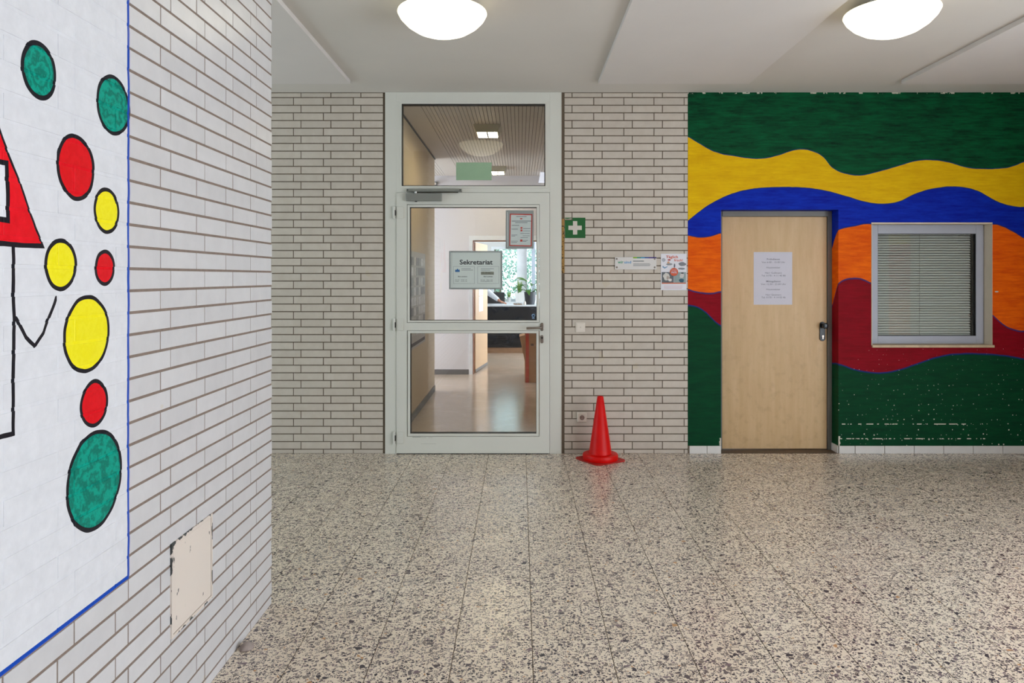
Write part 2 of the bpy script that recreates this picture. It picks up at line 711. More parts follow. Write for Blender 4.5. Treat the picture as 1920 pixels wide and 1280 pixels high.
# ------------------------------------------------------------------ mural wall
OX0, OX1, OZ1 = bx(1352), bx(1572), bz(393)          # door opening
WX0, WX1, WZ0, WZ1 = bx(1633.5), bx(1860), bz(646.5), bz(417)   # window opening
MX1 = 4.48
T0, TW, ZS = 1.3, 3.3, 3.1


def mural_mat():
    t = NT('mural_paint')
    pos, X, Y, Z = t.pos()
    xx = t.sub(X, t.sub(Y, D))
    tt = t.mul(t.sub(xx, T0), 1 / TW)
    wob, _ = t.noise(pos, 14, 2)
    zz = t.add(Z, t.mul(t.sub(wob, 0.5), 0.008))

    def curve(pts):
        nd = t.n('ShaderNodeFloatCurve')
        c = nd.mapping.curves[0]
        pts = sorted(pts)
        q = [((bx(a) - T0) / TW, bz(b_) / ZS) for a, b_ in pts]
        c.points[0].location = q[0]
        c.points[1].location = q[-1]
        for p in q[1:-1]:
            c.points.new(p[0], p[1])
        nd.mapping.update()
        t.link(tt, nd.inputs['Value'])
        return t.mul(nd.outputs[0], ZS)

    c1 = curve([(1270, 246), (1290, 256), (1310, 268), (1340, 284), (1375, 292), (1425, 297), (1450, 293), (1490, 281), (1505, 279.5), (1520, 282), (1540, 291), (1565, 317), (1590, 326), (1610, 328.5), (1640, 323), (1680, 312), (1720, 301), (1745, 299.5), (1775, 303), (1815, 314), (1840, 316), (1880, 315), (1905, 309), (1920, 303), (1990, 290)])
    c2 = curve([(1270, 428), (1290, 414), (1310, 398), (1340, 378), (1380, 361), (1420, 353), (1470, 351), (1510, 352), (1550, 358), (1590, 369), (1630, 380), (1660, 382), (1685, 378), (1720, 362), (1760, 352), (1795, 350), (1830, 357), (1870, 378), (1895, 386), (1920, 388), (1990, 370)])
    c3 = curve([(1270, 437), (1290, 441), (1315, 444.5), (1335, 442), (1352, 437), (1450, 455), (1540, 466), (1556, 446), (1572, 431), (1600, 424), (1632, 419), (1660, 428), (1740, 440), (1830, 432), (1858, 420), (1880, 424), (1900, 434), (1920, 446), (1990, 475)])
    c4 = curve([(1270, 538), (1290, 543), (1310, 548), (1335, 550), (1352, 547), (1450, 570), (1540, 578), (1556, 556), (1572, 532), (1585, 524), (1600, 522), (1615, 523), (1633, 531), (1740, 570), (1830, 572), (1861, 591), (1880, 608), (1900, 618), (1920, 621), (1990, 600)])
    c5 = curve([(1270, 570), (1290, 572), (1305, 575), (1320, 583), (1340, 602), (1352, 611), (1450, 670), (1540, 684), (1572, 683), (1600, 692), (1630, 698), (1650, 699), (1680, 695), (1720, 682), (1760, 669), (1790, 664), (1850, 664), (1885, 667), (1920, 673), (1990, 690)])
    br, _ = t.noise(pos, 5.0, 5, 0.65, (1.0, 1.0, 3.5))
    br2, _ = t.noise(pos, 7.0, 4, 0.7, (1.0, 1.0, 9.0))
    b = t.rng(t.add(t.mul(br, 0.45), t.mul(br2, 0.55)), 0.36, 0.64, 0, 1)
    green = t.mix(b, rgb(0, 44, 27), rgb(0, 92, 52))
    yellow = t.mix(b, rgb(222, 168, 0), rgb(240, 196, 6))
    blue = t.mix(b, rgb(0, 22, 148), rgb(4, 50, 186))
    orange = t.mix(b, rgb(220, 76, 0), rgb(248, 112, 0))
    red = t.mix(b, rgb(124, 0, 16), rgb(146, 2, 26))
    green2 = t.mix(b, rgb(0, 54, 32), rgb(0, 70, 38))
    col = green
    for c, k in ((c1, yellow), (c2, blue), (c3, orange), (c4, red), (c5, green2)):
        col = t.mix(t.lt(zz, c), col, k)
    line = None
    for c, w in ((c1, 0.004), (c2, 0.004), (c3, 0.005), (c4, 0.007), (c5, 0.007)):
        e = t.lt(t.m_('ABSOLUTE', t.sub(zz, c)), w)
        line = e if line is None else t.mx(line, e)
    col = t.mix(t.mul(line, 0.85), col, rgb(14, 44, 110))
    # flaked paint: specks and two scrape lines low on the wall
    vo = t.n('ShaderNodeTexVoronoi')
    vo.voronoi_dimensions = '2D'
    vo.inputs['Scale'].default_value = 24
    cxz = t.n('ShaderNodeCombineXYZ')
    t.link(X, cxz.inputs[0]); t.link(Z, cxz.inputs[1])
    t.link(cxz.outputs[0], vo.inputs['Vector'])
    sp = t.n('ShaderNodeSeparateColor')
    t.link(vo.outputs['Color'], sp.inputs[0])
    rad = t.rng(Z, 0.1, 0.75, 0.15, 0.05)
    big = t.noise(pos, 2.2, 2)[0]
    speck = t.mul(t.lt(vo.outputs['Distance'], t.mul(rad, sp.outputs[0])), t.gt(t.add(sp.outputs[1], t.mul(big, 0.5)), 0.86))
    speck = t.mul(speck, t.mul(t.mul(t.lt(Z, 0.9), t.gt(X, 2.6)), t.lt(Y, D + 0.002)))
    sx, _ = t.noise(pos, 22, 3, 0.6, (1, 1, 0.4))
    sc1 = t.mul(t.lt(t.m_('ABSOLUTE', t.sub(Z, 0.246)), 0.004), t.gt(sx, 0.52))
    sc2 = t.mul(t.lt(t.m_('ABSOLUTE', t.sub(Z, 0.124)), 0.004), t.gt(sx, 0.50))
    scr = t.mul(t.mx(sc1, sc2), t.mul(t.mul(t.gt(X, 2.66), t.lt(X, 3.9)), t.lt(Y, D + 0.002)))
    nx, _ = t.noise(pos, 40, 3)
    corner = t.mul(t.mul(t.lt(t.add(X, t.mul(nx, 0.03)), OX1 + 0.030), t.gt(X, OX1 - 0.0)), t.lt(Z, 0.145))
    corner2 = t.mul(t.mul(t.gt(t.sub(X, t.mul(nx, 0.02)), OX0 - 0.024), t.lt(X, OX0 + 0.0)), t.lt(Z, 0.13))
    flake = t.mx(t.mx(speck, scr), t.mx(corner, corner2))
    tl = t.mul(t.gt(Z, CEIL - 0.012), t.gt(sx, 0.56))
    ex, ez = t.mul(t.sub(X, bx(1869)), 50.0), t.mul(t.sub(zz, bz(546.5)), 130.0)
    chip = t.lt(t.add(t.mul(ex, ex), t.mul(ez, ez)), t.add(nx, 0.2))
    col = t.mix(t.mx(t.mx(flake, chip), tl), col, rgb(206, 200, 186))
    t.set(Base_Color=col, Roughness=0.6)
    t.b.inputs['Specular IOR Level'].default_value = 0.12
    h, _ = t.noise(pos, 60, 4, 0.6, (1, 1, 2))
    t.bump(h, 0.25, 0.002)
    return t.m


MURAL = mural_mat()
YB = D + 0.24
b = MB()
xs = [BR1, OX0, OX1, WX0, WX1, MX1]
b.box(BR1, OX0, D, YB, 0.0, CEIL)
b.box(OX0, OX1, D, YB, OZ1, CEIL)
b.box(OX1, WX0, D, YB, 0.0, CEIL)
b.box(WX0, WX1, D, YB, 0.0, WZ0 - 0.012)
b.box(WX0, WX1, D, YB, WZ1, CEIL)
b.box(WX1, MX1, D, YB, 0.0, CEIL)
wall_br = tag(b.build('wall_back_right', MURAL), 'plaster wall painted with wavy green, yellow, blue, orange and red bands', kind='structure')

# tile skirting under the mural
TILE_MAT = plain('skirting_glaze', (222, 219, 216), 0.3, var=0.03, scale=12)
base = empty('baseboard_back', (BR1, D, 0), 0, 'row of white skirting tiles under the mural', kind='structure')
zt = bz(835.5)
sk = [(1292.5, 1325), (1326, 1351.5)] + [(1573, 1602)] + [(1603.2 + 55.3 * k, 1657.5 + 55.3 * k) for k in range(7)]
for a, c in sk:
    MB().box(bx(a), min(bx(c), MX1), D - 0.008, D, 0.001, zt).build('skirting_tile', TILE_MAT, base, bevel=0.001, seg=1)
MB().box(OX1 - 0.006, OX1, D + 0.004, D + 0.128, 0.001, zt).build('skirting_tile', TILE_MAT, base)
MB().box(BR1, OX0 - 0.002, D - 0.003, D, 0, zt + 0.001).build('grout', MORTAR, base)
MB().box(OX1 + 0.002, MX1, D - 0.003, D, 0, zt + 0.001).build('grout', MORTAR, base)

# ------------------------------------------------------------------ wooden door
t = NT('beech_laminate')
pos, X, Y, Z = t.pos()
f, _ = t.noise(pos, 7, 5, 0.6, (3.0, 1, 0.35))
f2, _ = t.noise(pos, 16, 3, 0.5)
col = t.mix(t.rng(f, 0.3, 0.7, 0, 1), rgb(202, 166, 118), rgb(214, 180, 134))
f3, _ = t.noise(pos, 90, 2, 0.5, (4, 1, 0.4))
col = t.mix(t.mul(t.gt(f3, 0.62), 0.12), col, rgb(170, 128, 84))
dirt = t.mul(t.rng(f2, 0.52, 0.8, 0, 1), t.rng(Z, 0.0, 1.6, 0.34, 0.06))
col = t.mix(dirt, col, rgb(140, 104, 68))
t.set(Base_Color=col, Roughness=0.45)
BEECH = t.m
FRAME_GREY = plain('grey_steel_frame', (122, 118, 112), 0.5, 0.2, 0.04)
RD = D + 0.135
door2 = empty('door_2', ((OX0 + OX1) / 2, RD, 0), 0, 'closed beech laminate door set into the mural', kind='structure')
g = MB()
g.box(OX0, OX0 + 0.045, RD - 0.004, RD + 0.10, 0, OZ1)
g.box(OX1 - 0.036, OX1, RD - 0.012, RD + 0.10, 0, OZ1)
g.box(OX0 + 0.045, OX1 - 0.036, RD - 0.012, RD + 0.10, OZ1 - 0.045, OZ1)
g.build('door_frame', FRAME_GREY, door2, bevel=0.002)
LX1 = OX1 - 0.040
leaf2 = MB().box(OX0 + 0.047, LX1, RD, RD + 0.04, 0.008, OZ1 - 0.048).build('leaf', BEECH, door2, bevel=0.002)
BLACK_PL = plain('black_plastic', (22, 24, 28), 0.35)
hx, hz0, hz1 = bx(1541.5, RD), bz(639, RD), bz(603, RD)
pl = []
for k in range(24):
    a = 2 * PI * k / 24
    cz = (hz1 - 0.024) if math.sin(a) >= 0 else (hz0 + 0.024)
    pl.append((hx + 0.024 * math.cos(a), cz + 0.024 * math.sin(a)))
plate = MB().slab(pl, RD - 0.010, RD).build('handle_plate', BLACK_PL, leaf2, bevel=0.002)
kn = MB().lathe([(0.010, RD - 0.008), (0.010, RD - 0.035), (0.024, RD - 0.040), (0.026, RD - 0.055), (0.021, RD - 0.064), (0.010, RD - 0.067)], (hx + 0.004, 0, hz1 - 0.032), 24, 'y')
kn.build('door_knob', plain('dark_knob', (30, 38, 44), 0.25), leaf2, smooth=True)
MB().lathe([(0.0085, RD - 0.016), (0.0085, RD - 0.008)], (hx + 0.001, 0, hz0 + 0.042), 16, 'y').build('lock_cylinder', STEEL, leaf2)
MB().box(hx - 0.004, hx + 0.006, RD - 0.015, RD - 0.008, hz0 + 0.018, hz0 + 0.040).build('lock_cylinder', STEEL, leaf2)
thr_ = plain('threshold', (96, 78, 62), 0.6, var=0.1, scale=14)
MB().box(OX0, OX1, D - 0.002, RD + 0.1, -0.01, 0.002).build('threshold', thr_, door2)

# notice on the wooden door
nx0, nx1, nz0, nz1 = bx(1413, RD), bx(1485.3, RD), bz(571, RD), bz(472.3, RD)
no = empty('paper_notice', ((nx0 + nx1) / 2, RD - 0.001, nz0), 0, 'white printed paper notice stuck on the beech door', 'notice')
MB().box(nx0, nx1, RD - 0.0016, RD - 0.0004, nz0, nz1).build('sheet', PAPER, no)
lines = [(486, 'Frühdienst', 1, 24.5), (491.7, 'Von 6.00 - 15.00 Uhr', 0, 44), (501.5, 'Hausmeister', 0, 26), (511.6, 'Herr Gußmann', 0, 31), (516.8, 'Tel. 0170 - 4 11 40 88', 0, 45),
         (527.5, 'Mittagdienst', 1, 27), (532.8, 'Von 12.30 - 22.00 Uhr', 0, 47), (542.5, 'Hausmeister', 0, 26), (552.6, 'Herr Quenters', 0, 29), (557.5, 'Tel. 0170 - 4 14 03 46', 0, 45)]
NOTE_INK = plain('faded_ink', (118, 118, 136), 0.8, var=0.02)
for py, s, bd, wpx in lines:
    text_mesh(s, (nx0 + nx1) / 2 + 0.004, bz(py + 1.3, RD), 0.0145, NOTE_INK, no, RD - 0.0020, width=wpx * RD / F, align='C', bold=0.012 if bd else 0.0)

# ------------------------------------------------------------------ window in the mural wall
WY = D + 0.098
CREAM = plain('cream_board', (214, 200, 178), 0.55, var=0.04)
WFR = plain('grey_window_frame', (178, 182, 196), 0.4, var=0.02)
win = empty('window_1', ((WX0 + WX1) / 2, WY, WZ0), 0, 'grey framed window with closed blind in the mural wall', kind='structure')
tb = 0.005
MB().box(WX0, WX0 + tb, D - 0.006, WY + 0.05, WZ0, WZ1).build('reveal_board', CREAM, win)
MB().box(WX1 - tb * 0.4, WX1, D - 0.006, WY + 0.05, WZ0, WZ1).build('reveal_board', CREAM, win)
MB().box(WX0 + tb, WX1 - tb * 0.4, D - 0.006, WY + 0.05, WZ1 - 0.012, WZ1).build('reveal_board', CREAM, win)
MB().box(WX0 + 0.003, WX1 + 0.008, D - 0.022, WY + 0.05, WZ0 - 0.020, WZ0).build('window_sill', plain('worn_sill', (206, 182, 150), 0.55, var=0.12, scale=20), win, bevel=0.002)
fx0, fx1 = WX0 + 0.010, WX1 - 0.006
fz0, fz1 = WZ0 + 0.001, WZ1 - 0.012
gx0, gx1, gz0, gz1 = bx(1646, WY), bx(1830.5, WY), bz(629.5, WY), bz(438, WY)
MB().frame(fx0, fx1, fz0, fz1, (gx0 - fx0, fx1 - gx1, gz0 - fz0, fz1 - gz1), WY, WY + 0.05).build('window_frame', WFR, win, bevel=0.003)
MB().frame(gx0 - 0.001, gx1 + 0.001, gz0 - 0.001, gz1 + 0.001, 0.005, WY + 0.008, WY + 0.03).build('gasket_or_gap', BLACK_RUBBER, win)
MB().box(gx0, gx1, WY + 0.018, WY + 0.022, gz0, gz1).build('pane', GLASS, win)
MB().box(gx1 - 0.014, gx1, WY + 0.026, WY + 0.046, gz0, gz1).build('gasket_or_gap', BLACK_RUBBER, win)  # black strip put in for the dark gap beside the blind
# venetian blind behind the pane
bl = empty('venetian_blind', ((gx0 + gx1) / 2, WY + 0.05, gz0), 0, 'pale horizontal slat blind closed behind the mural window', 'blind')
SLAT = plain('slat_paint', (226, 228, 222), 0.45, var=0.02)
bx0, bx1 = gx0 + 0.002, gx1 - 0.016
pitch = 0.0215
sl = MB()
TL = 0.78
for i in range(7):
    u = (i / 6 - 0.5) * 0.025
    ca = 0.0022 * (1 - (2 * i / 6 - 1) ** 2)
    for x in (0, bx1 - bx0):
        sl.v.append((x, u * math.cos(TL) - ca * math.sin(TL), -u * math.sin(TL) * -1 + ca * math.cos(TL)))
for i in range(6):
    sl.f.append((2 * i, 2 * i + 1, 2 * i + 3, 2 * i + 2)); sl.mi.append(0)
slm = sl.mesh('slat', fix=False)
slm.materials.append(SLAT)
org = origin_of(bl)
nsl = int((gz1 - gz0) / pitch) + 1
for k in range(nsl):
    o = link_mesh('slat', slm, None, bl)
    o.location = Vector((bx0, WY + 0.062, gz0 + 0.006 + pitch * k)) - org
for px in (1724,):
    xc = bx(px, WY + 0.05)
    MB().box(xc - 0.001, xc + 0.001, WY + 0.048, WY + 0.050, gz0, gz1).build('ladder_cord', plain('cord', (150, 152, 148), 0.8), bl)
MB().box(bx0, bx1, WY + 0.05, WY + 0.075, gz1 + 0.004, gz1 + 0.03).build('head_rail', SLAT, bl)
# dim room behind the blind
b = MB()
b.box(2.4, 4.6, 7.6, 7.7, 0, CEIL); b.box(2.3, 2.4, YB, 7.7, 0, CEIL); b.box(4.6, 4.7, YB, 7.7, 0, CEIL); b.box(2.3, 4.7, YB, 7.7, CEIL, CEIL + 0.1); b.box(2.3, 4.7, YB, 7.7, -0.1, 0)
tag(b.build('wall_store_room', plain('grey_plaster', (150, 148, 144), 0.9)), 'walls of the dim room behind the blind', kind='structure')

# ------------------------------------------------------------------ glass door
FY = D - 0.012
door1 = empty('door_1', ((DX0 + DX1) / 2, FY, 0), 0, 'white aluminium glass door with a transom pane above', kind='structure')
zT = CEIL - 0.001
tg = (bx(753.5), bx(1022.3), bz(349), bz(195.3))     # transom glass
jl, jr = bx(744.3), bx(1030.3)                       # leaf outline
ltop = bz(361.8)
b = MB()
b.box(DX0, jl - 0.002, FY, D + 0.09, 0, zT).build('frame_post', WHITE_ALU, door1, bevel=0.002)
MB().box(jr + 0.002, DX1 - 0.010, FY, D + 0.09, 0, zT).build('frame_post', WHITE_ALU, door1, bevel=0.002)
MB().box(DX1 - 0.0095, DX1 - 0.001, FY + 0.006, D + 0.09, 0, zT).build('cover_strip', WHITE_ALU, door1)
MB().box(jl - 0.002, jr + 0.002, FY, D + 0.09, tg[3] + 0.018, zT).build('frame_head', WHITE_ALU, door1, bevel=0.002)
MB().box(jl - 0.002, jr + 0.002, FY, D + 0.09, ltop + 0.003, tg[2] - 0.018).build('transom_bar', WHITE_ALU, door1, bevel=0.002)
sx0, sx1 = tg[0] - 0.018, tg[1] + 0.018
MB().frame(jl - 0.002, jr + 0.002, tg[2] - 0.018, tg[3] + 0.018, (sx0 - jl + 0.002, jr + 0.002 - sx1, 0.0001, 0.0001), FY, D + 0.09).build('frame_liner', WHITE_ALU, door1)
MB().frame(sx0, sx1, tg[2] - 0.018, tg[3] + 0.018, 0.018, FY - 0.004, D + 0.06).build('glazing_bead', WHITE_ALU, door1, bevel=0.0015)
MB().frame(tg[0], tg[1], tg[2], tg[3], 0.006, FY + 0.006, D + 0.05).build('gasket_or_gap', BLACK_RUBBER, door1)
GY = D + 0.02
MB().box(tg[0], tg[1], GY, GY + 0.006, tg[2], tg[3]).build('transom_pane', GLASS, door1)

LY = FY - 0.012
leaf = empty('leaf', (0, 0, 0)); leaf.parent = door1
leaf.location = Vector((jl, LY, 0)) - origin_of(door1)
ug = (bx(768.3), bx(1007), bz(601), bz(388))
lg = (bx(769), bx(1006.3), bz(812.5), bz(623.5))
bd = 0.020
b = MB()
lz0 = 0.008
b.box(jl, ug[0] - bd, LY, D + 0.055, lz0, ltop)
b.box(ug[1] + bd, jr, LY, D + 0.055, lz0, ltop)
b.box(ug[0] - bd, ug[1] + bd, LY, D + 0.055, ug[3] + bd, ltop)
b.box(ug[0] - bd, ug[1] + bd, LY, D + 0.055, lg[3] + bd, ug[2] - bd * 0.8)
b.box(ug[0] - bd, ug[1] + bd, LY, D + 0.055, lz0, lg[2] - bd)
b.build('leaf_frame', WHITE_ALU, leaf)
MB().frame(ug[0] - bd + .003, ug[1] + bd - .003, ug[2] - bd * .8 + .003, ug[3] + bd - .003, (bd, bd, bd * .8, bd), LY + 0.002, D + 0.05).build('glazing_bead', WHITE_ALU, leaf, bevel=0.0015)
MB().frame(lg[0] - bd + .003, lg[1] + bd - .003, lg[2] - bd + .003, lg[3] + bd - .003, bd, LY + 0.002, D + 0.05).build('glazing_bead', WHITE_ALU, leaf, bevel=0.0015)
for q, nm in ((ug, 'upper_pane'), (lg, 'lower_pane')):
    MB().frame(q[0] - .001, q[1] + .001, q[2] - .001, q[3] + .001, 0.006, LY + 0.012, D + 0.045).build('gasket_or_gap', BLACK_RUBBER, leaf)
    MB().box(q[0], q[1], GY, GY + 0.006, q[2], q[3]).build(nm, GLASS, leaf)
MB().box(jl + 0.01, jr - 0.01, LY + 0.01, D + 0.05, 0.0005, 0.0075).build('bottom_seal', BLACK_RUBBER, leaf)
# scuffs on the bottom rail
SCUFF = plain('scuff_mark', (70, 68, 66), 0.9)
for a, c, y, h_ in ((774, 789, 818.5, .0025), (789, 800, 818.9, .0012), (804, 812, 819.0, .001), (790, 818, 830.6, .0009)):
    MB().box(bx(a), bx(c), LY - 0.0004, LY + .001, bz(y), bz(y) + h_).build('scuff_mark', SCUFF, leaf)
# hinges
for py in (399, 608, 819):
    zc = bz(py)
    MB().lathe([(0.011, zc - 0.050), (0.011, zc + 0.050)], (bx(740.0), LY - 0.006, 0), 14, 'z').build('hinge_knuckle', WHITE_ALU, leaf, smooth=True)
    MB().box(jl + 0.001, bx(757.5), LY - 0.007, LY + 0.001, zc - 0.048, zc + 0.048).build('hinge_plate', WHITE_ALU, leaf, bevel=0.003)
    MB().box(bx(741.6), bx(743.2), LY - 0.014, LY, zc - 0.025, zc + 0.020).build('hinge_gap', BLACK_RUBBER, leaf)
# lever handle and lock plates


def stadium(xc, z0, z1, r, seg=20):
    out = []
    for k in range(seg):
        a = 2 * PI * k / seg
        cz = (z1 - r) if math.sin(a) >= 0 else (z0 + r)
        out.append((xc + r * math.cos(a), cz + r * math.sin(a)))
    return out


hxc = bx(1016)
MB().slab(stadium(hxc, bz(619.8), bz(604.6), 0.0145), LY - 0.010, LY).build('handle_plate', STEEL, leaf, bevel=0.002)
hz = bz(613.2)
MB().tube([(hxc, LY - 0.005, hz), (hxc, LY - 0.040, hz), (hxc - 0.006, LY - 0.052, hz), (hxc - 0.018, LY - 0.057, hz), (bx(987, D), LY - 0.057, hz - 0.004)], 0.0095, 14).build('lever_handle', STEEL, leaf, smooth=True)
MB().slab(stadium(hxc, bz(642.8), bz(627.6), 0.0145), LY - 0.010, LY).build('lock_plate', STEEL, leaf, bevel=0.002)
MB().lathe([(0.008, LY - 0.014), (0.008, LY - 0.006)], (hxc, 0, bz(632.5)), 16, 'y').build('lock_cylinder', plain('dark_steel', (70, 66, 62), 0.35, 0.8), leaf)
# closer
cl = MB().box(bx(763), bx(829.3), LY - 0.045, LY, bz(378), bz(363.8)).build('door_closer', GREY_METAL, leaf, bevel=0.004)
MB().box(bx(763.3), bx(866.5), FY - 0.030, FY, bz(360.2), bz(355.3)).build('closer_rail', plain('silver_rail', (150, 152, 146), 0.35, 0.5), door1, bevel=0.002)
MB().box(bx(779), bx(860), LY - 0.028, LY - 0.012, bz(362.6), bz(360.7)).build('closer_arm', plain('dark_arm', (78, 76, 68), 0.4, 0.6), door1)
MB().lathe([(0.011, bz(363.9)), (0.011, bz(360.4))], (bx(781.4), LY - 0.028, 0), 14).build('closer_pivot', plain('bright_steel', (205, 205, 200), 0.25, 0.9), door1)
for px in (765.7, 863.5):
    MB().lathe([(0.005, FY - 0.0315), (0.005, FY - 0.029)], (bx(px), 0, bz(357.2)), 10, 'y').build('screw', BLACK_RUBBER, door1)
MB().lathe([(0.010, bz(379.3)), (0.010, bz(378))], (bx(781.4), LY - 0.022, 0), 12).build('closer_cap', BLACK_RUBBER, leaf)

# things on the glass
SY = GY - 0.001


def strips(parent, items, y, mat, name='print_line'):
    """tiny illegible print as thin bars"""
    b_ = MB()
    for x0, x1, z, h_ in items:
        b_.box(x0, x1, y, y + 0.0003, z, z + h_)
    return tag(b_.build(name, mat, parent), kind='stuff')


ST = D   # depth used to read signs
q = (bx(842.3, GY), bx(942.3, GY), bz(542.2, GY), bz(470.3, GY))
sek = empty('office_sign', ((q[0] + q[1]) / 2, SY, q[2]), 0, 'silver framed sign reading Sekretariat on the glass door', 'sign')
MB().frame(q[0], q[1], q[2], q[3], 0.0125, SY - 0.010, SY).build('sign_frame', SILVER, sek, bevel=0.002)
MB().box(q[0] + .011, q[1] - .011, SY - 0.004, SY - 0.001, q[2] + .011, q[3] - .011).build('insert', plain('sign_paper', (206, 214, 210), 0.5, var=0.02), sek)
ty = SY - 0.0044


def sp_(px, py):
    return bx(px, GY), bz(py, GY)


text_mesh('Sekretariat', sp_(862, 0)[0], sp_(0, 495.5)[1], 8.6 / PPM, DARK_TEXT, sek, ty, width=62 / PPM, bold=0.02)
b = MB()
for a, c in ((850.2, 889.8), (895.5, 935.5)):
    b.frame(bx(a, GY), bx(c, GY), bz(531.5, GY), bz(499.2, GY), 0.0016, ty, ty + .0003)
b.build('print_box', GREY_TEXT, sek)
text_mesh('Bürozeiten', bx(867.5, GY), bz(519.3, GY), 2.2 / PPM, DARK_TEXT, sek, ty, width=17 / PPM, align='C', bold=0.012)
text_mesh('Bürozeiten', bx(915.5, GY), bz(519.3, GY), 2.2 / PPM, DARK_TEXT, sek, ty, width=17 / PPM, align='C', bold=0.012)
for s, x, y, w in (('Dienstag', 853.5, 525, 8), ('07.30-11.30', 864.5, 525, 11), ('Freitag', 853.5, 527.8, 6.5), ('07.30-11.30', 864.5, 527.8, 11),
                   ('Montag', 901.3, 525.3, 8), ('08.00-12.00', 912.5, 525.3, 11), ('Donnerstag', 901.3, 527.9, 10.5), ('08.00-12.00', 912.5, 527.9, 11)):
    text_mesh(s, bx(x, GY), bz(y, GY), 1.6 / PPM, DARK_TEXT, sek, ty, width=w / PPM)
strips(sek, [(bx(865, GY), bx(883, GY), bz(503.8, GY), .0035), (bx(865, GY), bx(887, GY), bz(506.5, GY), .0035), (bx(901.5, GY), bx(926, GY), bz(504, GY), .0035), (bx(901.5, GY), bx(919, GY), bz(506.7, GY), .0035)], ty, GREY_TEXT)
MB().slab([(bx(853.5, GY), bz(509.7, GY)), (bx(862, GY), bz(509.7, GY)), (bx(862, GY), bz(505, GY)), (bx(860, GY), bz(506, GY)), (bx(857.8, GY), bz(503.2, GY)), (bx(855.8, GY), bz(506, GY)), (bx(853.5, GY), bz(505.2, GY))], ty, ty + .0003).build('blue_emblem', plain('emblem_blue', (52, 104, 160), 0.6), sek)
MB().box(bx(901.8, GY), bx(926, GY), ty, ty + .0003, bz(514.8, GY), bz(509.3, GY)).build('grey_banner', plain('banner_grey', (122, 124, 112), 0.6, var=0.3, scale=120), sek)

q = (bx(948.2, GY), bx(1000.5, GY), bz(466.3, GY), bz(394.3, GY))
rs = empty('framed_notice', ((q[0] + q[1]) / 2, SY, q[2]), 0, 'silver framed notice with a red bordered sheet in the door pane corner', 'notice')
MB().box(q[0], q[1], SY - 0.004, SY, q[2], q[3]).build('backing', SILVER, rs, bevel=0.001)
MB().box(q[0] + .0125, q[0] + .0165, SY - 0.010, SY - .004, q[2] + .014, q[3] - .014).build('clip_bar', plain('clip_white', (222, 226, 228), 0.3), rs)
i0, i1, j0, j1 = bx(955.3, GY), bx(997.6, GY), bz(461.5, GY), bz(401, GY)
# sheet and border lean slightly clockwise
def tilt(pts, xc, zc, a):
    return [(xc + (x - xc) * math.cos(a) + (z - zc) * math.sin(a), zc - (x - xc) * math.sin(a) + (z - zc) * math.cos(a)) for x, z in pts]
xc, zc = (i0 + i1) / 2, (j0 + j1) / 2
RED_P = plain('red_print', (186, 66, 56), 0.6)
MB().slab(tilt([(i0, j0), (i1, j0), (i1, j1), (i0, j1)], xc, zc, 0.022), SY - .0052, SY - .004).build('red_border', RED_P, rs)
MB().slab(tilt([(i0 + .009, j0 + .009), (i1 - .009, j0 + .009), (i1 - .009, j1 - .009), (i0 + .009, j1 - .009)], xc, zc, 0.022), SY - .0058, SY - .005).build('sheet', plain('notice_paper', (196, 204, 202), 0.6), rs)
yy = SY - .0062
strips(rs, [(bx(a, GY), bx(c, GY), bz(y, GY), h_) for a, c, y, h_ in ((968, 987.5, 406.5, .005), (959.5, 996, 415, .006), (966, 989, 418, .005), (959.5, 973.5, 423, .005), (959, 971, 430, .005), (981, 994.5, 429, .005), (981, 994, 433.4, .004), (959, 970, 441, .004), (959, 966, 443, .004), (975.5, 993, 438.2, .004), (980, 993, 442.5, .004), (976, 990, 446, .004), (958.5, 971, 452.5, .004), (958.5, 969.5, 455, .004), (980, 990, 451, .004), (980, 987, 453, .004))], yy, GREY_TEXT)
strips(rs, [(bx(a, GY), bx(c, GY), bz(y, GY), h_) for a, c, y, h_ in ((975.3, 979.5, 411, .009), (976, 979.6, 428.8, .014), (976, 979.6, 433.8, .016), (975.4, 979.6, 453, .018))], yy, RED_P, 'red_mark')

# green plate on the transom pane
GREEN_PL = plain('pale_green_plate', (152, 182, 150), 0.5, var=0.04)
gp = MB().box(bx(855.3, GY), bx(921.8, GY), SY - 0.003, SY, bz(337.8, GY), bz(304.6, GY)).build('green_plate', GREEN_PL, bevel=0.001)
own_origin(gp, (bx(888, GY), SY, bz(337.8, GY)))
tag(gp, 'plain pale green plate on the transom pane above the door', 'sign')
# small round sticker low on the upper pane
stk = empty('pane_sticker', (bx(1000.3, GY), SY, bz(597.5, GY)), 0, 'small pale blue sticker low in the corner of the upper door pane', 'sticker')
SB = plain('sticker_blue', (140, 176, 214), 0.5)
MB().lathe([(0.0150, SY - .0008), (0.0150, SY)], (bx(1000.1, GY), 0, bz(591.4, GY)), 20, 'y').build('badge', SB, stk)
MB().lathe([(0.0075, SY - .003), (0.0075, SY - .0008)], (bx(1000.1, GY), 0, bz(591.8, GY)), 16, 'y').build('badge_centre', plain('sticker_navy', (40, 60, 96), 0.5), stk)
MB().box(bx(997.6, GY), bx(1002.6, GY), SY - .0008, SY, bz(597.4, GY), bz(595.2, GY)).build('caption', SB, stk)

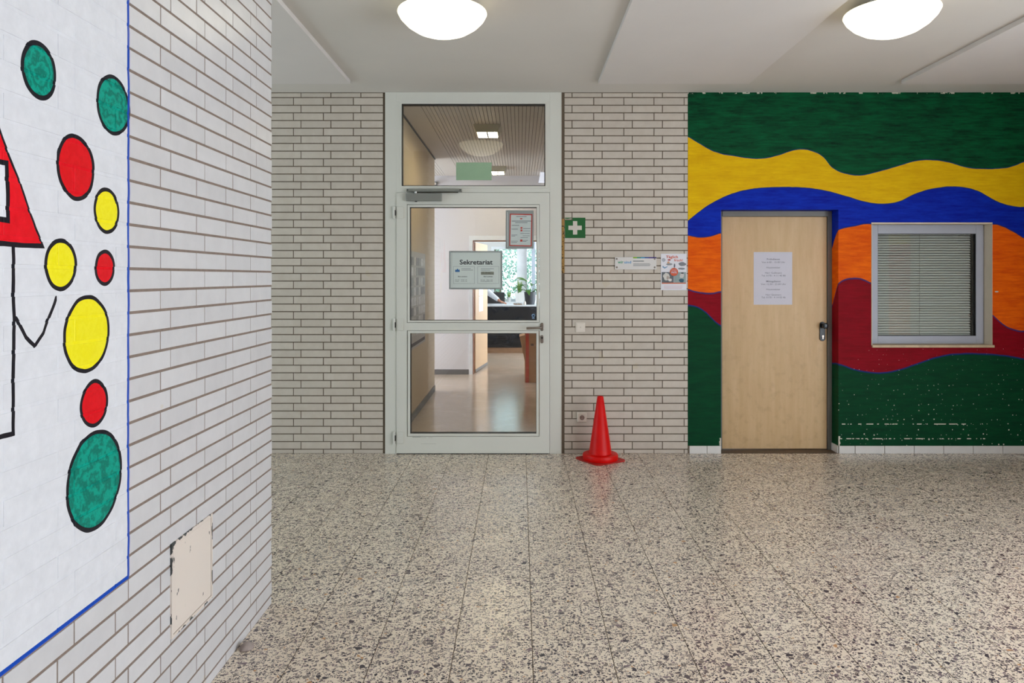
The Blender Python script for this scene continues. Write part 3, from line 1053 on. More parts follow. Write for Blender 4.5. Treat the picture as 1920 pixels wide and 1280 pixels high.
# ------------------------------------------------------------------ signs and fittings on the middle brick wall
SF = D - 0.0015
q = (bx(1059.0), bx(1097.5), bz(446.2), bz(408))
fa = empty('first_aid_sign', ((q[0] + q[1]) / 2, SF, q[2]), 0, 'square green first aid sign with a white cross beside the door', 'sign')
GREEN_S = plain('sign_green', (0, 92, 32), 0.45, var=0.04)
MB().slab([(q[0] + .002, q[2]), (q[1], q[2]), (q[1], q[3]), (q[0] + .064, q[3]), (q[0] + .064, q[3] - .022), (q[0], q[3] - .022)], SF - .001, SF + .0005).build('plate', GREEN_S, fa)
MB().slab([(q[0], q[3] - .007), (q[0] + .022, q[3] - .010), (q[0] + .052, q[3] - .005), (q[0] + .064, q[3]), (q[0], q[3])], SF - .001, SF + .0005).build('torn_corner', GREEN_S, fa)
cx_, cz_ = bx(1078.3), bz(427)
a_, w_ = 0.056, 0.018
cr = [(-w_, -a_), (w_, -a_), (w_, -w_), (a_, -w_), (a_, w_), (w_, w_), (w_, a_), (-w_, a_), (-w_, w_), (-a_, w_), (-a_, -w_), (-w_, -w_)]
MB().slab([(cx_ + x, cz_ + z) for x, z in cr], SF - .0016, SF - .0009).build('cross', plain('sign_white', (214, 204, 194), 0.5), fa)

# light switch
q = (bx(1079), bx(1097.2), bz(622), bz(604))
sw = empty('light_switch', ((q[0] + q[1]) / 2, D, q[2]), 0, 'white square light switch on the brick wall beside the door', 'switch')
MB().box(q[0], q[1], D - 0.009, D + .001, q[2], q[3]).build('switch_frame', WHITE_PLASTIC, sw, bevel=0.003)
MB().box(q[0] + .010, q[1] - .010, D - 0.013, D - .008, q[2] + .010, q[3] - .010).build('rocker', WHITE_PLASTIC, sw, bevel=0.002)
MB().lathe([(0.003, D - .0135), (0.003, D - .012)], ((q[0] + q[1]) / 2, 0, (q[2] + q[3]) / 2), 10, 'y').build('indicator', plain('grey_dot', (120, 112, 108), 0.5), sw)
# wall socket
q = (bx(1081.5), bx(1099.5), bz(790), bz(772))
so = empty('wall_socket', ((q[0] + q[1]) / 2, D, q[2]), 0, 'white wall socket low on the bricks beside the traffic cone', 'socket')
MB().box(q[0], q[1], D - 0.035, D + .001, q[2], q[3]).build('housing', WHITE_PLASTIC, so, bevel=0.010, seg=3)
sc_ = (bx(1090.7), 0, bz(781.2))
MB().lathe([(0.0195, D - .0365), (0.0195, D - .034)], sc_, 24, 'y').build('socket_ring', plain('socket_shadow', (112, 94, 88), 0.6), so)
MB().lathe([(0.0155, D - .0372), (0.0155, D - .036)], sc_, 24, 'y').build('socket_face', plain('socket_face', (160, 140, 132), 0.5), so)
for dx in (-.0075, .0075):
    MB().lathe([(0.0028, D - .0378), (0.0028, D - .037)], (sc_[0] + dx, 0, sc_[2] + .001), 10, 'y').build('contact_hole', BLACK_RUBBER, so)

# acrylic plaque "wir sind"
q = (bx(1152.8), bx(1230.5), bz(505), bz(482))
pq = empty('acrylic_plaque', ((q[0] + q[1]) / 2, D, q[2]), 0, 'long white plaque with a rainbow stripe reading wir sind', 'sign')
MB().box(q[0], q[1], D - 0.012, D - 0.006, q[2], q[3]).build('plate', plain('plaque_white', (222, 218, 216), 0.2, var=0.01), pq, bevel=0.001)
py_ = D - 0.0123
for k, c in enumerate(((140, 190, 40), (30, 150, 120), (50, 150, 200), (36, 86, 160), (70, 40, 130), (52, 36, 120))):
    xa = 1186.5 + (1230.2 - 1186.5) * k / 6
    MB().box(bx(xa), bx(xa + 7.3), py_ - .0002, py_ + .0002, bz(484.2), bz(482)).build('stripe', plain('stripe_%d_%d' % (c[0], c[1]), c, 0.4, var=0.02), pq)
text_mesh('wir', bx(1158), bz(493.8), 0.024, plain('print_green', (40, 150, 110), 0.5), pq, py_, width=10.5 / PPM, bold=0.02)
text_mesh('sind', bx(1170), bz(493.8), 0.022, plain('print_blue', (60, 150, 205), 0.5), pq, py_, width=13 / PPM, bold=0.015)
strips(pq, [(bx(1186.5), bx(1207), bz(490.2), .007), (bx(1187), bx(1218), bz(494.6), .0035), (bx(1187), bx(1219.5), bz(496.6), .0035), (bx(1187), bx(1218), bz(498.4), .0035)], py_, GREY_TEXT)
for px, py in ((1156, 485.3), (1227, 485.3), (1156.2, 501), (1227, 501)):
    MB().lathe([(0.007, D - .015), (0.008, D - .012), (0.008, D + .001)], (bx(px), 0, bz(py)), 14, 'y').build('stand_off', STEEL, pq, smooth=True)

# poster "Täglich frisch!"
q = (bx(1239), bx(1287.2), bz(543.8), bz(475.5))
po = empty('poster', ((q[0] + q[1]) / 2, D, q[2]), 0, 'white poster headed Täglich frisch! at the edge of the mural', 'poster')
PY = D - 0.004
MB().box(q[0], q[1], PY, PY + 0.0015, q[2], q[3]).build('sheet', plain('poster_paper', (226, 224, 232), 0.4, var=0.02), po)
pp = PY - 0.0003
ORG = plain('print_orange', (206, 84, 44), 0.5)
text_mesh('Täglich', bx(1248.5), bz(483.8), 0.0215, ORG, po, pp, width=22.5 / PPM, bold=0.025)
text_mesh('frisch!', bx(1263.8), bz(489.8), 0.019, ORG, po, pp, width=16 / PPM, bold=0.02)


def blob(cx0, cy0, rx_, ry_, n_=14, y=pp, wob=0.18, sd=1):
    rr = random.Random(sd)
    return [(bx(cx0) + rx_ / PPM * (1 + rr.uniform(-wob, wob)) * math.cos(2 * PI * k / n_), bz(cy0) + ry_ / PPM * (1 + rr.uniform(-wob, wob)) * math.sin(2 * PI * k / n_)) for k in range(n_)]


def pr(outline, c, dy=0.0, name='print_patch'):
    MB().slab(outline, pp - dy - .0002, pp - dy).build(name, plain('ink_%d_%d_%d' % c, c, 0.5, var=0.1, scale=90), po)


def rect(x0, y0, x1, y1):
    return [(bx(x0), bz(y1)), (bx(x1), bz(y1)), (bx(x1), bz(y0)), (bx(x0), bz(y0))]


pr(blob(1244, 487, 3.5, 3.6, 10, sd=2), (176, 178, 188))
pr(blob(1253.3, 493, 2.4, 3.4, sd=3), (214, 160, 120))
pr(blob(1254.5, 487, 3.2, 1.3, sd=4), (178, 44, 40), .0003)
pr(blob(1254.5, 495.5, 6, 2, sd=5), (140, 146, 150), .0003)
pr([(bx(1241.5), bz(500.5)), (bx(1246), bz(503.5)), (bx(1252), bz(500)), (bx(1251), bz(499)), (bx(1246), bz(501)), (bx(1243), bz(498))], (110, 150, 186))
pr(blob(1279, 495, 7, 3.6, sd=6), (120, 122, 130))
pr(blob(1264.5, 498, 1.4, 4.4, sd=7), (90, 92, 104))
pr(blob(1277.5, 503.5, 7.5, 1.9, sd=8), (128, 130, 140))
pr(rect(1240.5, 510, 1263, 530), (92, 98, 104))
pr(blob(1249.5, 518, 6.2, 7, sd=9), (206, 202, 196), .0003)
pr(blob(1256, 524.5, 3.4, 2.6, sd=10), (222, 214, 208), .0005)
pr(blob(1252, 520.5, 2.6, 3.2, sd=15), (176, 160, 150), .0006)
pr(rect(1263.5, 510, 1286, 530), (142, 158, 158))
pr(blob(1278.5, 516.5, 3.8, 5.4, sd=11), (202, 198, 196), .0003)
pr(blob(1279, 512, 2.8, 1.2, sd=12), (48, 50, 58), .0005)
pr(blob(1277.5, 525.5, 4.8, 3.6, sd=13), (34, 82, 104), .0005)
pr(rect(1240.5, 529.8, 1286, 531.8), (206, 100, 64), .0003)
MB().lathe([(7.6 / PPM, pp - .003), (7.6 / PPM, pp - .0008)], (bx(1263.5), 0, bz(509.6)), 28, 'y').build('round_badge', ORG, po)
text_mesh('PATE', bx(1263.5), bz(512.2), 0.0155, PAPER, po, pp - .0034, width=9.5 / PPM, align='C', bold=0.03)
strips(po, [(bx(1244.5), bx(1279.5), bz(536.3), .0022), (bx(1245), bx(1279), bz(538.7), .0022), (bx(1245), bx(1278), bz(541), .0022)], pp, plain('ink_rose', (206, 150, 160), 0.5), 'print_line')
strips(po, [(bx(1258.5), bx(1268.5), bz(506.5), .003)], pp - .0034, PAPER, 'print_line')

# ------------------------------------------------------------------ traffic cone
t = NT('cone_red')
co = t.n('ShaderNodeTexCoord').outputs['Object']
f, _ = t.noise(co, 9, 3)
t.set(Base_Color=t.mix(f, rgb(204, 2, 0), rgb(224, 8, 4)), Roughness=0.42)
t.b.inputs['Specular IOR Level'].default_value = 0.25
CONE = t.m
CYc = 5.835
cxw = (1125.6 - CX) * CYc / F
cone = empty('traffic_cone', (cxw, CYc, 0), 0, 'bright red plastic traffic cone standing on the terrazzo floor', 'cone')
hgt = bz(742.5, CYc)
MB().lathe([(0.095, 0.045), (0.092, 0.058), (0.0245, hgt - 0.003), (0.022, hgt), (0.018, hgt), (0.018, hgt - 0.05)], (0, 0, 0), 40).build('cone_body', CONE, cone, smooth=True, local=True)
MB().lathe([(0.140, 0.006), (0.1425, 0.010), (0.1425, 0.044), (0.138, 0.052), (0.120, 0.056), (0.090, 0.056)], (0, 0, 0), 44).build('base_ring', CONE, cone, smooth=True, local=True)
pl = []
for k in range(4):
    a = PI / 4 + k * PI / 2 + math.radians(32)
    for da in (-0.10, 0.0, 0.10):
        r_ = 0.198 * (1.0 if da == 0 else 0.985)
        pl.append((r_ * math.cos(a + da), r_ * math.sin(a + da)))
n_ = len(pl)
MB().poly([(x, y, 0.001) for x, y in pl] + [(x, y, 0.010) for x, y in pl], [tuple(reversed(range(n_))), tuple(range(n_, 2 * n_))] + [(i, (i + 1) % n_, (i + 1) % n_ + n_, i + n_) for i in range(n_)]).build('base_plate', plain('cone_base_red', (176, 26, 16), 0.5, var=0.12), cone, local=True)

# ------------------------------------------------------------------ terrazzo floor


def terrazzo():
    t = NT('terrazzo')
    g = t.n('ShaderNodeNewGeometry')
    info = t.n('ShaderNodeObjectInfo')
    sc = t.n('ShaderNodeVectorMath', operation='SCALE')
    sc.inputs[0].default_value = (17.3, 31.7, 0)
    t.link(info.outputs['Random'], sc.inputs['Scale'])
    ad = t.n('ShaderNodeVectorMath', operation='ADD')
    t.link(g.outputs['Position'], ad.inputs[0])
    t.link(sc.outputs[0], ad.inputs[1])
    flat = t.n('ShaderNodeVectorMath', operation='MULTIPLY')
    flat.inputs[1].default_value = (1, 1, 0)
    t.link(ad.outputs[0], flat.inputs[0])
    p = flat.outputs[0]
    w, wc = t.noise(p, 60, 2)
    ws = t.n('ShaderNodeVectorMath', operation='MULTIPLY_ADD')
    ws.inputs[1].default_value = (0.012, 0.012, 0)
    t.link(wc, ws.inputs[0]); t.link(p, ws.inputs[2])
    p = ws.outputs[0]
    f, _ = t.noise(p, 3, 3)
    col = t.mix(f, rgb(234, 217, 196), rgb(246, 234, 216))
    fines, _ = t.noise(p, 260, 2)
    col = t.mix(t.mul(t.gt(fines, 0.60), 0.18), col, rgb(150, 136, 124))

    def layer(col, scale, thr, keep, seed, pal):
        sh = t.n('ShaderNodeVectorMath', operation='ADD')
        sh.inputs[1].default_value = (seed, seed * 1.7, 0)
        t.link(p, sh.inputs[0])
        va = t.n('ShaderNodeTexVoronoi', voronoi_dimensions='2D', feature='F1')
        vb = t.n('ShaderNodeTexVoronoi', voronoi_dimensions='2D', feature='DISTANCE_TO_EDGE')
        for v in (va, vb):
            v.inputs['Scale'].default_value = scale
            t.link(sh.outputs[0], v.inputs['Vector'])
        s = t.n('ShaderNodeSeparateColor')
        t.link(va.outputs['Color'], s.inputs[0])
        rad = t.rng(s.outputs[1], 0, 1, thr, thr * 2.8)
        mask = t.mul(t.gt(vb.outputs['Distance'], rad), t.lt(s.outputs[0], keep))
        cr = t.n('ShaderNodeValToRGB')
        e = cr.color_ramp
        e.interpolation = 'CONSTANT'
        e.elements[0].position = 0.0; e.elements[0].color = pal[0][1]
        e.elements[1].position = pal[1][0]; e.elements[1].color = pal[1][1]
        for pz, pc in pal[2:]:
            el = e.elements.new(pz); el.color = pc
        t.link(s.outputs[2], cr.inputs[0])
        return t.mix(mask, col, cr.outputs[0])
    pal = [(0, rgb(70, 65, 72)), (0.20, rgb(112, 102, 102)), (0.45, rgb(90, 81, 84)), (0.62, rgb(138, 126, 118)), (0.80, rgb(130, 112, 116)), (0.92, rgb(176, 161, 150)), (0.985, rgb(196, 150, 108))]
    col = layer(col, 128, 0.08, 0.50, 3.1, pal)
    col = layer(col, 72, 0.10, 0.38, 7.7, pal)
    col = layer(col, 42, 0.11, 0.15, 1.3, pal)
    t.set(Base_Color=col, Roughness=t.rng(t.noise(p, 2.0, 2)[0], 0.3, 0.7, 0.23, 0.29))
    return t.m


TERR = terrazzo()
JOINT = plain('floor_joint', (92, 78, 62), 0.9, var=0.08)
floor = tag(MB().box(-4.98, 4.48, -6.0, D + 0.006, -0.12, -0.0022).build('floor', JOINT), 'polished speckled terrazzo tile floor', kind='structure')
TS, TJ = 0.3096, 0.0031
txo, tyo = 0.0486, 2.629
b = MB()
c_ = 0.0008
s_ = TS - TJ
b.poly([(c_, c_, 0), (s_ - c_, c_, 0), (s_ - c_, s_ - c_, 0), (c_, s_ - c_, 0), (0, 0, -c_), (s_, 0, -c_), (s_, s_, -c_), (0, s_, -c_), (0, 0, -.01), (s_, 0, -.01), (s_, s_, -.01), (0, s_, -.01)],
       [(0, 1, 2, 3)] + [(i + 4, (i + 1) % 4 + 4, (i + 1) % 4, i) for i in range(4)] + [(i + 8, (i + 1) % 4 + 8, (i + 1) % 4 + 4, i + 4) for i in range(4)])
tile_me = b.mesh('tile')
tile_me.materials.append(TERR)
rest = MB()
tiles = []
for iy in range(-30, 14):
    for ix in range(-20, 22):
        x0, y0 = txo + ix * TS + TJ / 2, tyo + iy * TS + TJ / 2
        x1, y1 = x0 + s_, y0 + s_
        if x1 < -4.98 or x0 > 4.47 or y0 > D or y1 < -6: continue
        full = y1 <= D + 0.004
        hid = x1 < XL and y1 < YL
        pts = [(x0, y0, 0), (x1, y0, 0), (x0, min(y1, D), 0), (x1, min(y1, D), 0)]
        vis = (not hid) and y0 > 0.5 and seen(pts)
        if vis:
            q1 = proj(x1, max(y0, 0.3), 0)
            if y1 < YL + 0.3 and x1 < XL: vis = False
            # shadowed by the left wall corner
            if y0 > YL and x1 / y1 < XL / YL - 0.02 and x1 / y0 < XL / YL - 0.02: vis = False
        tiles.append((x0, y0, x1, min(y1, D + 0.004), vis, full))
for x0, y0, x1, y1, vis, full in tiles:
    if vis and full:
        o = link_mesh('tile', tile_me, None, floor); o.location = (x0, y0, 0)
    elif vis:
        k_ = MB().box(0, x1 - x0, 0, y1 - y0, -.01, 0).mesh('cut_tile')
        k_.materials.append(TERR)
        o = link_mesh('tile', k_, None, floor); o.location = (x0, y0, 0)
    else:
        rest.box(max(x0, -4.98), min(x1, 4.48), max(y0, -6), y1, -.008, 0)
tag(rest.build('tile_field', TERR, floor), kind='stuff')

# grey lump of putty at the foot of the left wall
random.seed(5)
lx, ly = -1.085, F * H / (1216 - CY)
b = MB()
b.lathe([(0.052, 0.0), (0.055, 0.010), (0.042, 0.026), (0.020, 0.040), (0.004, 0.044)], (0, 0, 0.001), 14)
b.v = [(x * 0.5 * random.uniform(0.85, 1.15), y * 0.6 * random.uniform(0.85, 1.15), z * 0.6) for x, y, z in b.v]
pu = b.build('putty_lump', plain('grey_putty', (150, 136, 130), 0.8, var=0.15, scale=30), smooth=True)
pu.location = (lx, ly, 0)
tag(pu, 'small grey lump on the floor against the left brick wall', 'lump')

# ------------------------------------------------------------------ ceiling, ceiling panels, dome lamps
ceil = tag(MB().box(-5.1, 4.65, -6.1, D + 0.24, CEIL, CEIL + 0.12).build('ceiling', CEIL_MAT), 'white painted hall ceiling', kind='structure')
PT, PE = 0.033, 5.66
for x0, x1, y0, lab in ((bx(657, PE) - 1.176, bx(657, PE), 3.32, 'white ceiling panel behind the left brick corner'),
                        (bx(1122, PE), bx(1404, PE), -3.0, 'white ceiling panel between the two dome lamps'),
                        (bx(1690, PE), bx(1690, PE) + 1.176, -3.0, 'white ceiling panel at the right beyond the second dome lamp')):
    p = MB().box(x0, x1, y0, PE, CEIL - PT, CEIL - 0.0005).build('ceiling_panel', PANEL_MAT, bevel=0.002)
    own_origin(p, ((x0 + x1) / 2, (y0 + PE) / 2, CEIL))
    tag(p, lab, 'panel', 'flat ceiling panels')


def lamp_glass(name, core, rim, s_core, s_rim, r0):
    t = NT(name)
    co = t.n('ShaderNodeTexCoord').outputs['Object']
    s = t.n('ShaderNodeSeparateXYZ'); t.link(co, s.inputs[0])
    r = t.m_('SQRT', t.add(t.mul(s.outputs[0], s.outputs[0]), t.mul(s.outputs[1], s.outputs[1])))
    k = t.rng(r, r0 * 0.15, r0, 0, 1)
    t.set(Base_Color=rgb(240, 235, 220), Roughness=0.25)
    t.link(t.mix(k, rgb(*core), rgb(*rim)), t.b.inputs['Emission Color'])
    t.link(t.rng(r, r0 * 0.1, r0, s_core, s_rim), t.b.inputs['Emission Strength'])
    return t.m


DOME = lamp_glass('lit_opal_glass', (255, 248, 228), (250, 240, 205), 3.8, 2.2, 0.25)
prof = [(0.0, -0.128), (0.05, -0.125), (0.10, -0.115), (0.15, -0.096), (0.20, -0.064), (0.235, -0.028), (0.250, 0.0), (0.248, 0.006), (0.235, 0.008)]
zr = 2.950
for i, (px, Yl_, lab) in enumerate(((829.5, 4.06, 'lit opal glass dome ceiling lamp above the glass door'), (1671, 4.06, 'lit opal glass dome ceiling lamp above the mural'))):
    lp = empty('dome_lamp', ((px - CX) * Yl_ / F, Yl_, zr), 0, lab, 'lamp', 'dome ceiling lamps')
    MB().lathe(prof[1:], (0, 0, 0), 48, cap=False).poly([(0.05 * math.cos(2 * PI * k / 48), 0.05 * math.sin(2 * PI * k / 48), -0.125) for k in range(48)], [tuple(range(48))]).build('shade', DOME, lp, smooth=True, local=True)
    MB().lathe([(0.235, 0.008), (0.20, 0.020), (0.13, 0.026), (0.13, CEIL - zr - 0.0005)], (0, 0, 0), 40).build('lamp_base', WHITE_ALU, lp, smooth=True, local=True)

# ------------------------------------------------------------------ rest of the hall behind the camera
def right_wall_mat():
    t = NT('right_wall_paint')
    pos, X, Y, Z = t.pos()
    br, _ = t.noise(pos, 5, 4)
    col = t.mix(br, rgb(196, 192, 184), rgb(206, 202, 194))
    band = t.mul(t.gt(Y, 3.49), t.lt(Y, 3.98))
    k = rgb(196, 58, 44)
    for z, c in ((1.86, rgb(236, 208, 40)),):
        m = t.mix(t.gt(Z, z), k, c)
    m = t.mix(t.lt(Z, 1.22), m, rgb(240, 134, 50))
    col = t.mix(band, col, m)
    t.set(Base_Color=col, Roughness=0.6)
    return t.m


b = MB()
b.box(4.5, 4.65, 3.3, D + 0.24, 0, CEIL)
b.box(4.5, 4.65, -6.0, 3.3, 0, 0.10)
b.box(4.5, 4.65, -6.0, 3.3, 2.36, CEIL)
b.box(4.5, 4.65, -6.0, -2.8, 0.10, 2.36)
tag(b.build('wall_right', right_wall_mat()), 'right hall wall with a painted column and a glazed front', kind='structure')
b = MB()
for k in range(5):
    y = -2.8 + k * 1.51
    b.box(4.49, 4.56, y, y + 0.06, 0.10, 2.36)
wb = tag(b.build('window_3', WHITE_ALU), 'glazed front of the hall beside the camera', kind='structure')
tag(MB().box(-5.1, 4.65, -6.15, -6.0, 0, CEIL).build('wall_rear', PLASTER), 'plain hall wall behind the camera', kind='structure')
b = MB()
b.box(-5.15, -5.0, YL - 0.6, D + 0.24, 0, 0.35); b.box(-5.15, -5.0, YL - 0.6, D + 0.24, 2.65, CEIL); b.box(-5.15, -5.0, YL - 0.6, 2.4, 0.35, 2.65); b.box(-5.15, -5.0, 5.4, D + .24, 0.35, 2.65)
tag(b.build('wall_left_end', plain('dull_plaster', (150, 154, 128), 0.9)), 'far left hall wall with a window opening', kind='structure')
tag(MB().box(-5.1, XL - 0.18, 2.5, 2.6, 0, CEIL).build('wall_left_side', plain('dull_plaster', (150, 154, 128), 0.9)), 'side wall behind the left brick wall', kind='structure')

# ------------------------------------------------------------------ corridor behind the glass door
CLX = -1.109
CEND = 9.395
FARY = 10.975
CR = 1.55
CORR_WALL = plain('corridor_beige_paint', (198, 180, 152), 0.6, var=0.03, scale=2, bump=0.04)
WALL_WHITE = plain('corridor_white_paint', (214, 210, 212), 0.75, var=0.02, scale=1.5)
t = NT('linoleum')
pos, X, Y, Z = t.pos()
f, _ = t.noise(pos, 2.2, 4, 0.6)
f2, _ = t.noise(pos, 120, 2)
col = t.mix(f, rgb(168, 148, 130), rgb(188, 168, 150))
col = t.mix(t.mul(f2, 0.25), col, rgb(196, 178, 160))
rip, _ = t.noise(pos, 3.0, 2, 0.5, (0.4, 3.5, 1))
t.set(Base_Color=col, Roughness=0.16)
t.bump(rip, 0.08, 0.01)
LINO = t.m
tag(MB().box(-4.0, CR, D + 0.006, 16.0, -0.1, 0.0).build('floor_corridor', LINO), 'glossy brown linoleum corridor floor', kind='structure')
b = MB().box(CLX - 0.2, CLX, D + 0.24, CEND, 0, CEIL)
wcl = tag(b.build('wall_corridor_left', CORR_WALL), 'beige corridor wall behind the glass door', kind='structure')
SKIRT = plain('grey_skirting', (104, 100, 98), 0.6)
tag(MB().box(CLX, CLX + 0.010, D + 0.24, CEND, 0, 0.075).build('baseboard_corridor_left', SKIRT), 'grey skirting along the corridor wall', kind='structure')
tag(MB().box(CR, CR + 0.1, D + 0.24, FARY + 0.1, 0, CEIL).build('wall_corridor_right', WALL_WHITE), 'right corridor wall', kind='structure')
# far wall with the office doorway
dx0, dx1, dzt = bx(886.5, FARY), 0.42, bz(450.5, FARY)
b = MB()
b.box(-4.0, dx0, FARY, FARY + 0.16, 0, CEIL)
b.box(dx1, CR, FARY, FARY + 0.16, 0, CEIL)
b.box(dx0, dx1, FARY, FARY + 0.16, dzt, CEIL)
wfar = tag(b.build('wall_corridor_end', WALL_WHITE), 'white wall at the corridor end with an open office doorway', kind='structure')
tag(MB().box(-4.0, bx(879, FARY), FARY - 0.010, FARY, 0, 0.075).build('baseboard_corridor_end', SKIRT), 'grey skirting at the corridor end wall', kind='structure')
# side corridor
b = MB()
b.box(-4.15, -4.0, CEND - 0.2, FARY + 0.16, 0, 0.6); b.box(-4.15, -4.0, CEND - 0.2, FARY + .16, 2.6, CEIL); b.box(-4.15, -4.0, CEND - .2, 9.45, .6, 2.6); b.box(-4.15, -4.0, 10.85, FARY + .16, .6, 2.6)
b.box(-4.0, CLX - 0.2, CEND - 0.2, CEND, 0, CEIL)
tag(b.build('wall_side_corridor', WALL_WHITE), 'walls of the side corridor', kind='structure')
# corridor ceiling: boards
BOARD = plain('ceiling_board', (200, 192, 182), 0.6, var=0.02)
cc = tag(MB().box(-4.0, CR, D + 0.24, FARY + 0.16, CEIL + 0.006, CEIL + 0.1).build('ceiling_corridor', plain('board_gap', (70, 64, 56), 0.9)), 'corridor ceiling lined with narrow boards', kind='structure')
bw = 0.0365
me = MB().box(0, bw - 0.0045, D + 0.24, FARY, CEIL - 0.006, CEIL + 0.006).mesh('ceiling_board')
me.materials.append(BOARD)
x = -0.887
while x < CR - bw:
    o = link_mesh('ceiling_board', me, None, cc); o.location = (x, 0, 0)
    x += bw
MB().box(CLX + 0.012, -0.892, D + 0.24, FARY, CEIL - 0.006, CEIL + 0.006).build('edge_board', BOARD, cc)
MB().box(CLX - 0.0215, CLX + 0.0125, CEND + 0.001, FARY, CEIL - 0.006, CEIL + 0.006).build('edge_board', BOARD, cc)
me2 = MB().box(0, bw - 0.0045, CEND, FARY, CEIL - 0.006, CEIL + 0.006).mesh('ceiling_board')
me2.materials.append(BOARD)
x = CLX - 0.02 - bw
while x > -3.9:
    o = link_mesh('ceiling_board', me2, None, cc); o.location = (x, 0, 0)
    x -= bw
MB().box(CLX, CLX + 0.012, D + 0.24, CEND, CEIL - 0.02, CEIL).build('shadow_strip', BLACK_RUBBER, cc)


def square_lamp(px, Yf, w, h, depth, label, lit=True):
    x = (px - CX) * Yf / F
    zc = CEIL - 0.006
    L = empty('square_lamp', (x, Yf, zc), 0, label, 'lamp', 'square corridor lamps')
    b = MB()
    i = 0.03
    b.poly([(-w / 2, 0, 0), (w / 2, 0, 0), (w / 2, depth, 0), (-w / 2, depth, 0), (-w / 2 + i, i, -h), (w / 2 - i, i, -h), (w / 2 - i, depth - i, -h), (-w / 2 + i, depth - i, -h)],
           [(0, 1, 2, 3), (4, 7, 6, 5), (0, 4, 5, 1), (1, 5, 6, 2), (2, 6, 7, 3), (3, 7, 4, 0)])
    b.build('housing', plain('lamp_housing', (190, 184, 160), 0.5), L, local=True)
    m = emis('lit_panel', (255, 238, 200), 80.0) if lit else WHITE_PLASTIC
    for s in (-1, 1):
        xa = s * (w / 4 - i / 2)
        hw = w / 4 - i / 2 - 0.009
        MB().box(xa - hw, xa + hw, i + 0.006, depth - i - 0.006, -h - 0.004, -h).build('light_panel', m, L, local=True)
    MB().box(-0.008, 0.008, i + 0.006, depth - i - 0.006, -h - 0.0046, -h).build('divider', plain('lamp_divider', (70, 66, 56), 0.6), L, local=True)
    return L


square_lamp(913, 7.27, 0.275, 0.075, 0.34, 'square lit lamp on the board ceiling nearest the glass door')
square_lamp(933, 10.0, 0.24, 0.075, 0.34, 'square lit lamp at the far end of the board ceiling')
# white glowing box forming the bright patch near the corridor end
wl = empty('glowing_box', (0.36, 10.6, CEIL - 0.006), 0, 'white glowing box under the corridor ceiling at the right', 'lamp')
MB().poly([(-.06, 0, 0), (.12, 0, 0), (.12, .2, 0), (-.06, .2, 0), (-.085, 0, -.13), (.12, 0, -.13), (.12, .2, -.13), (-.085, .2, -.13)], [(0, 1, 2, 3), (4, 7, 6, 5), (0, 4, 5, 1), (1, 5, 6, 2), (2, 6, 7, 3), (3, 7, 4, 0)]).build('box_shell', emis('box_glow', (226, 230, 245), 0.75), wl, local=True)
MB().box(-.03, .09, .04, .16, -.001, .005).build('mounting_plate', WHITE_PLASTIC, wl, local=True)
# motion sensor at the end wall
sz = bz(346, 10.9)
ms = empty('motion_sensor', (bx(815.8, 10.9), FARY, sz), 0, 'small grey motion sensor high on the corridor end wall', 'sensor')
MB().box(-.025, .025, -.07, 0, -.01, .05).build('sensor_body', plain('sensor_grey', (110, 112, 116), 0.5), ms, bevel=0.006, local=True)
MB().lathe([(.016, -.076), (.018, -.069)], (0, 0, .015), 14, 'y').build('sensor_lens', WHITE_PLASTIC, ms, local=True)

# photo chart hanging on the corridor wall
ch = empty('photo_chart', (CLX, 7.9, 0.73), 0, 'large pale photo chart on the beige corridor wall', 'poster')
MB().box(CLX + .003, CLX + 0.006, 7.30, 8.42, 0.73, 1.74).build('backing', plain('chart_grey', (176, 172, 170), 0.55, var=0.03), ch)
r_ = random.Random(3)
pm = [plain('photo_tint_%d' % k, c, 0.5, var=0.25, scale=30) for k, c in enumerate(((150, 148, 150), (190, 186, 184), (128, 122, 122), (204, 202, 204)))]
for iy in range(6):
    for iz in range(8):
        y = 7.34 + iy * 0.178; z = 0.86 + iz * 0.105
        MB().box(CLX + .006, CLX + .0075, y, y + 0.15, z, z + 0.085).build('photo', pm[r_.randrange(4)], ch)
hd = MB().box(CLX + .006, CLX + .0072, 7.34, 8.38, 0.755, 0.79).build('caption_strip', plain('chart_ink', (96, 92, 98), 0.7, var=0.4, scale=60), ch)

# ------------------------------------------------------------------ office
OFF_WALL = plain('office_wall_paint', (214, 212, 210), 0.7, var=0.02)
b = MB()
b.box(-3.0, -2.9, FARY + 0.16, 15.9, 0, CEIL); b.box(2.9, 3.0, FARY + 0.16, 15.9, 0, CEIL); b.box(-3.0, 3.0, FARY + 0.16, 15.9, 2.75, 2.85)
tag(b.build('wall_office_sides', OFF_WALL), 'side walls and ceiling of the office', kind='structure')
OWX0, OWX1, OWZ0, OWZ1 = bx(921, 15.6), 1.9, 0.945, bz(462, 15.6)
b = MB()
b.box(-2.9, OWX0, 15.6, 15.8, 0, 2.75); b.box(OWX1, 2.9, 15.6, 15.8, 0, 2.75); b.box(OWX0, OWX1, 15.6, 15.8, 0, OWZ0); b.box(OWX0, OWX1, 15.6, 15.8, OWZ1, 2.75)
tag(b.build('wall_office_window', OFF_WALL), 'office window wall', kind='structure')
ow = empty('window_2', ((OWX0 + OWX1) / 2, 15.6, OWZ0), 0, 'white framed office window with a view of trees', kind='structure')
WF = plain('white_window_frame', (226, 228, 232), 0.4)
MB().frame(OWX0, OWX1, OWZ0, OWZ1, 0.06, 15.62, 15.70).build('window_frame', WF, ow)
MB().box(bx(969, 15.5), bx(988, 15.5), 15.42, 15.70, OWZ0, OWZ1 + .1).build('mullion', WF, ow)
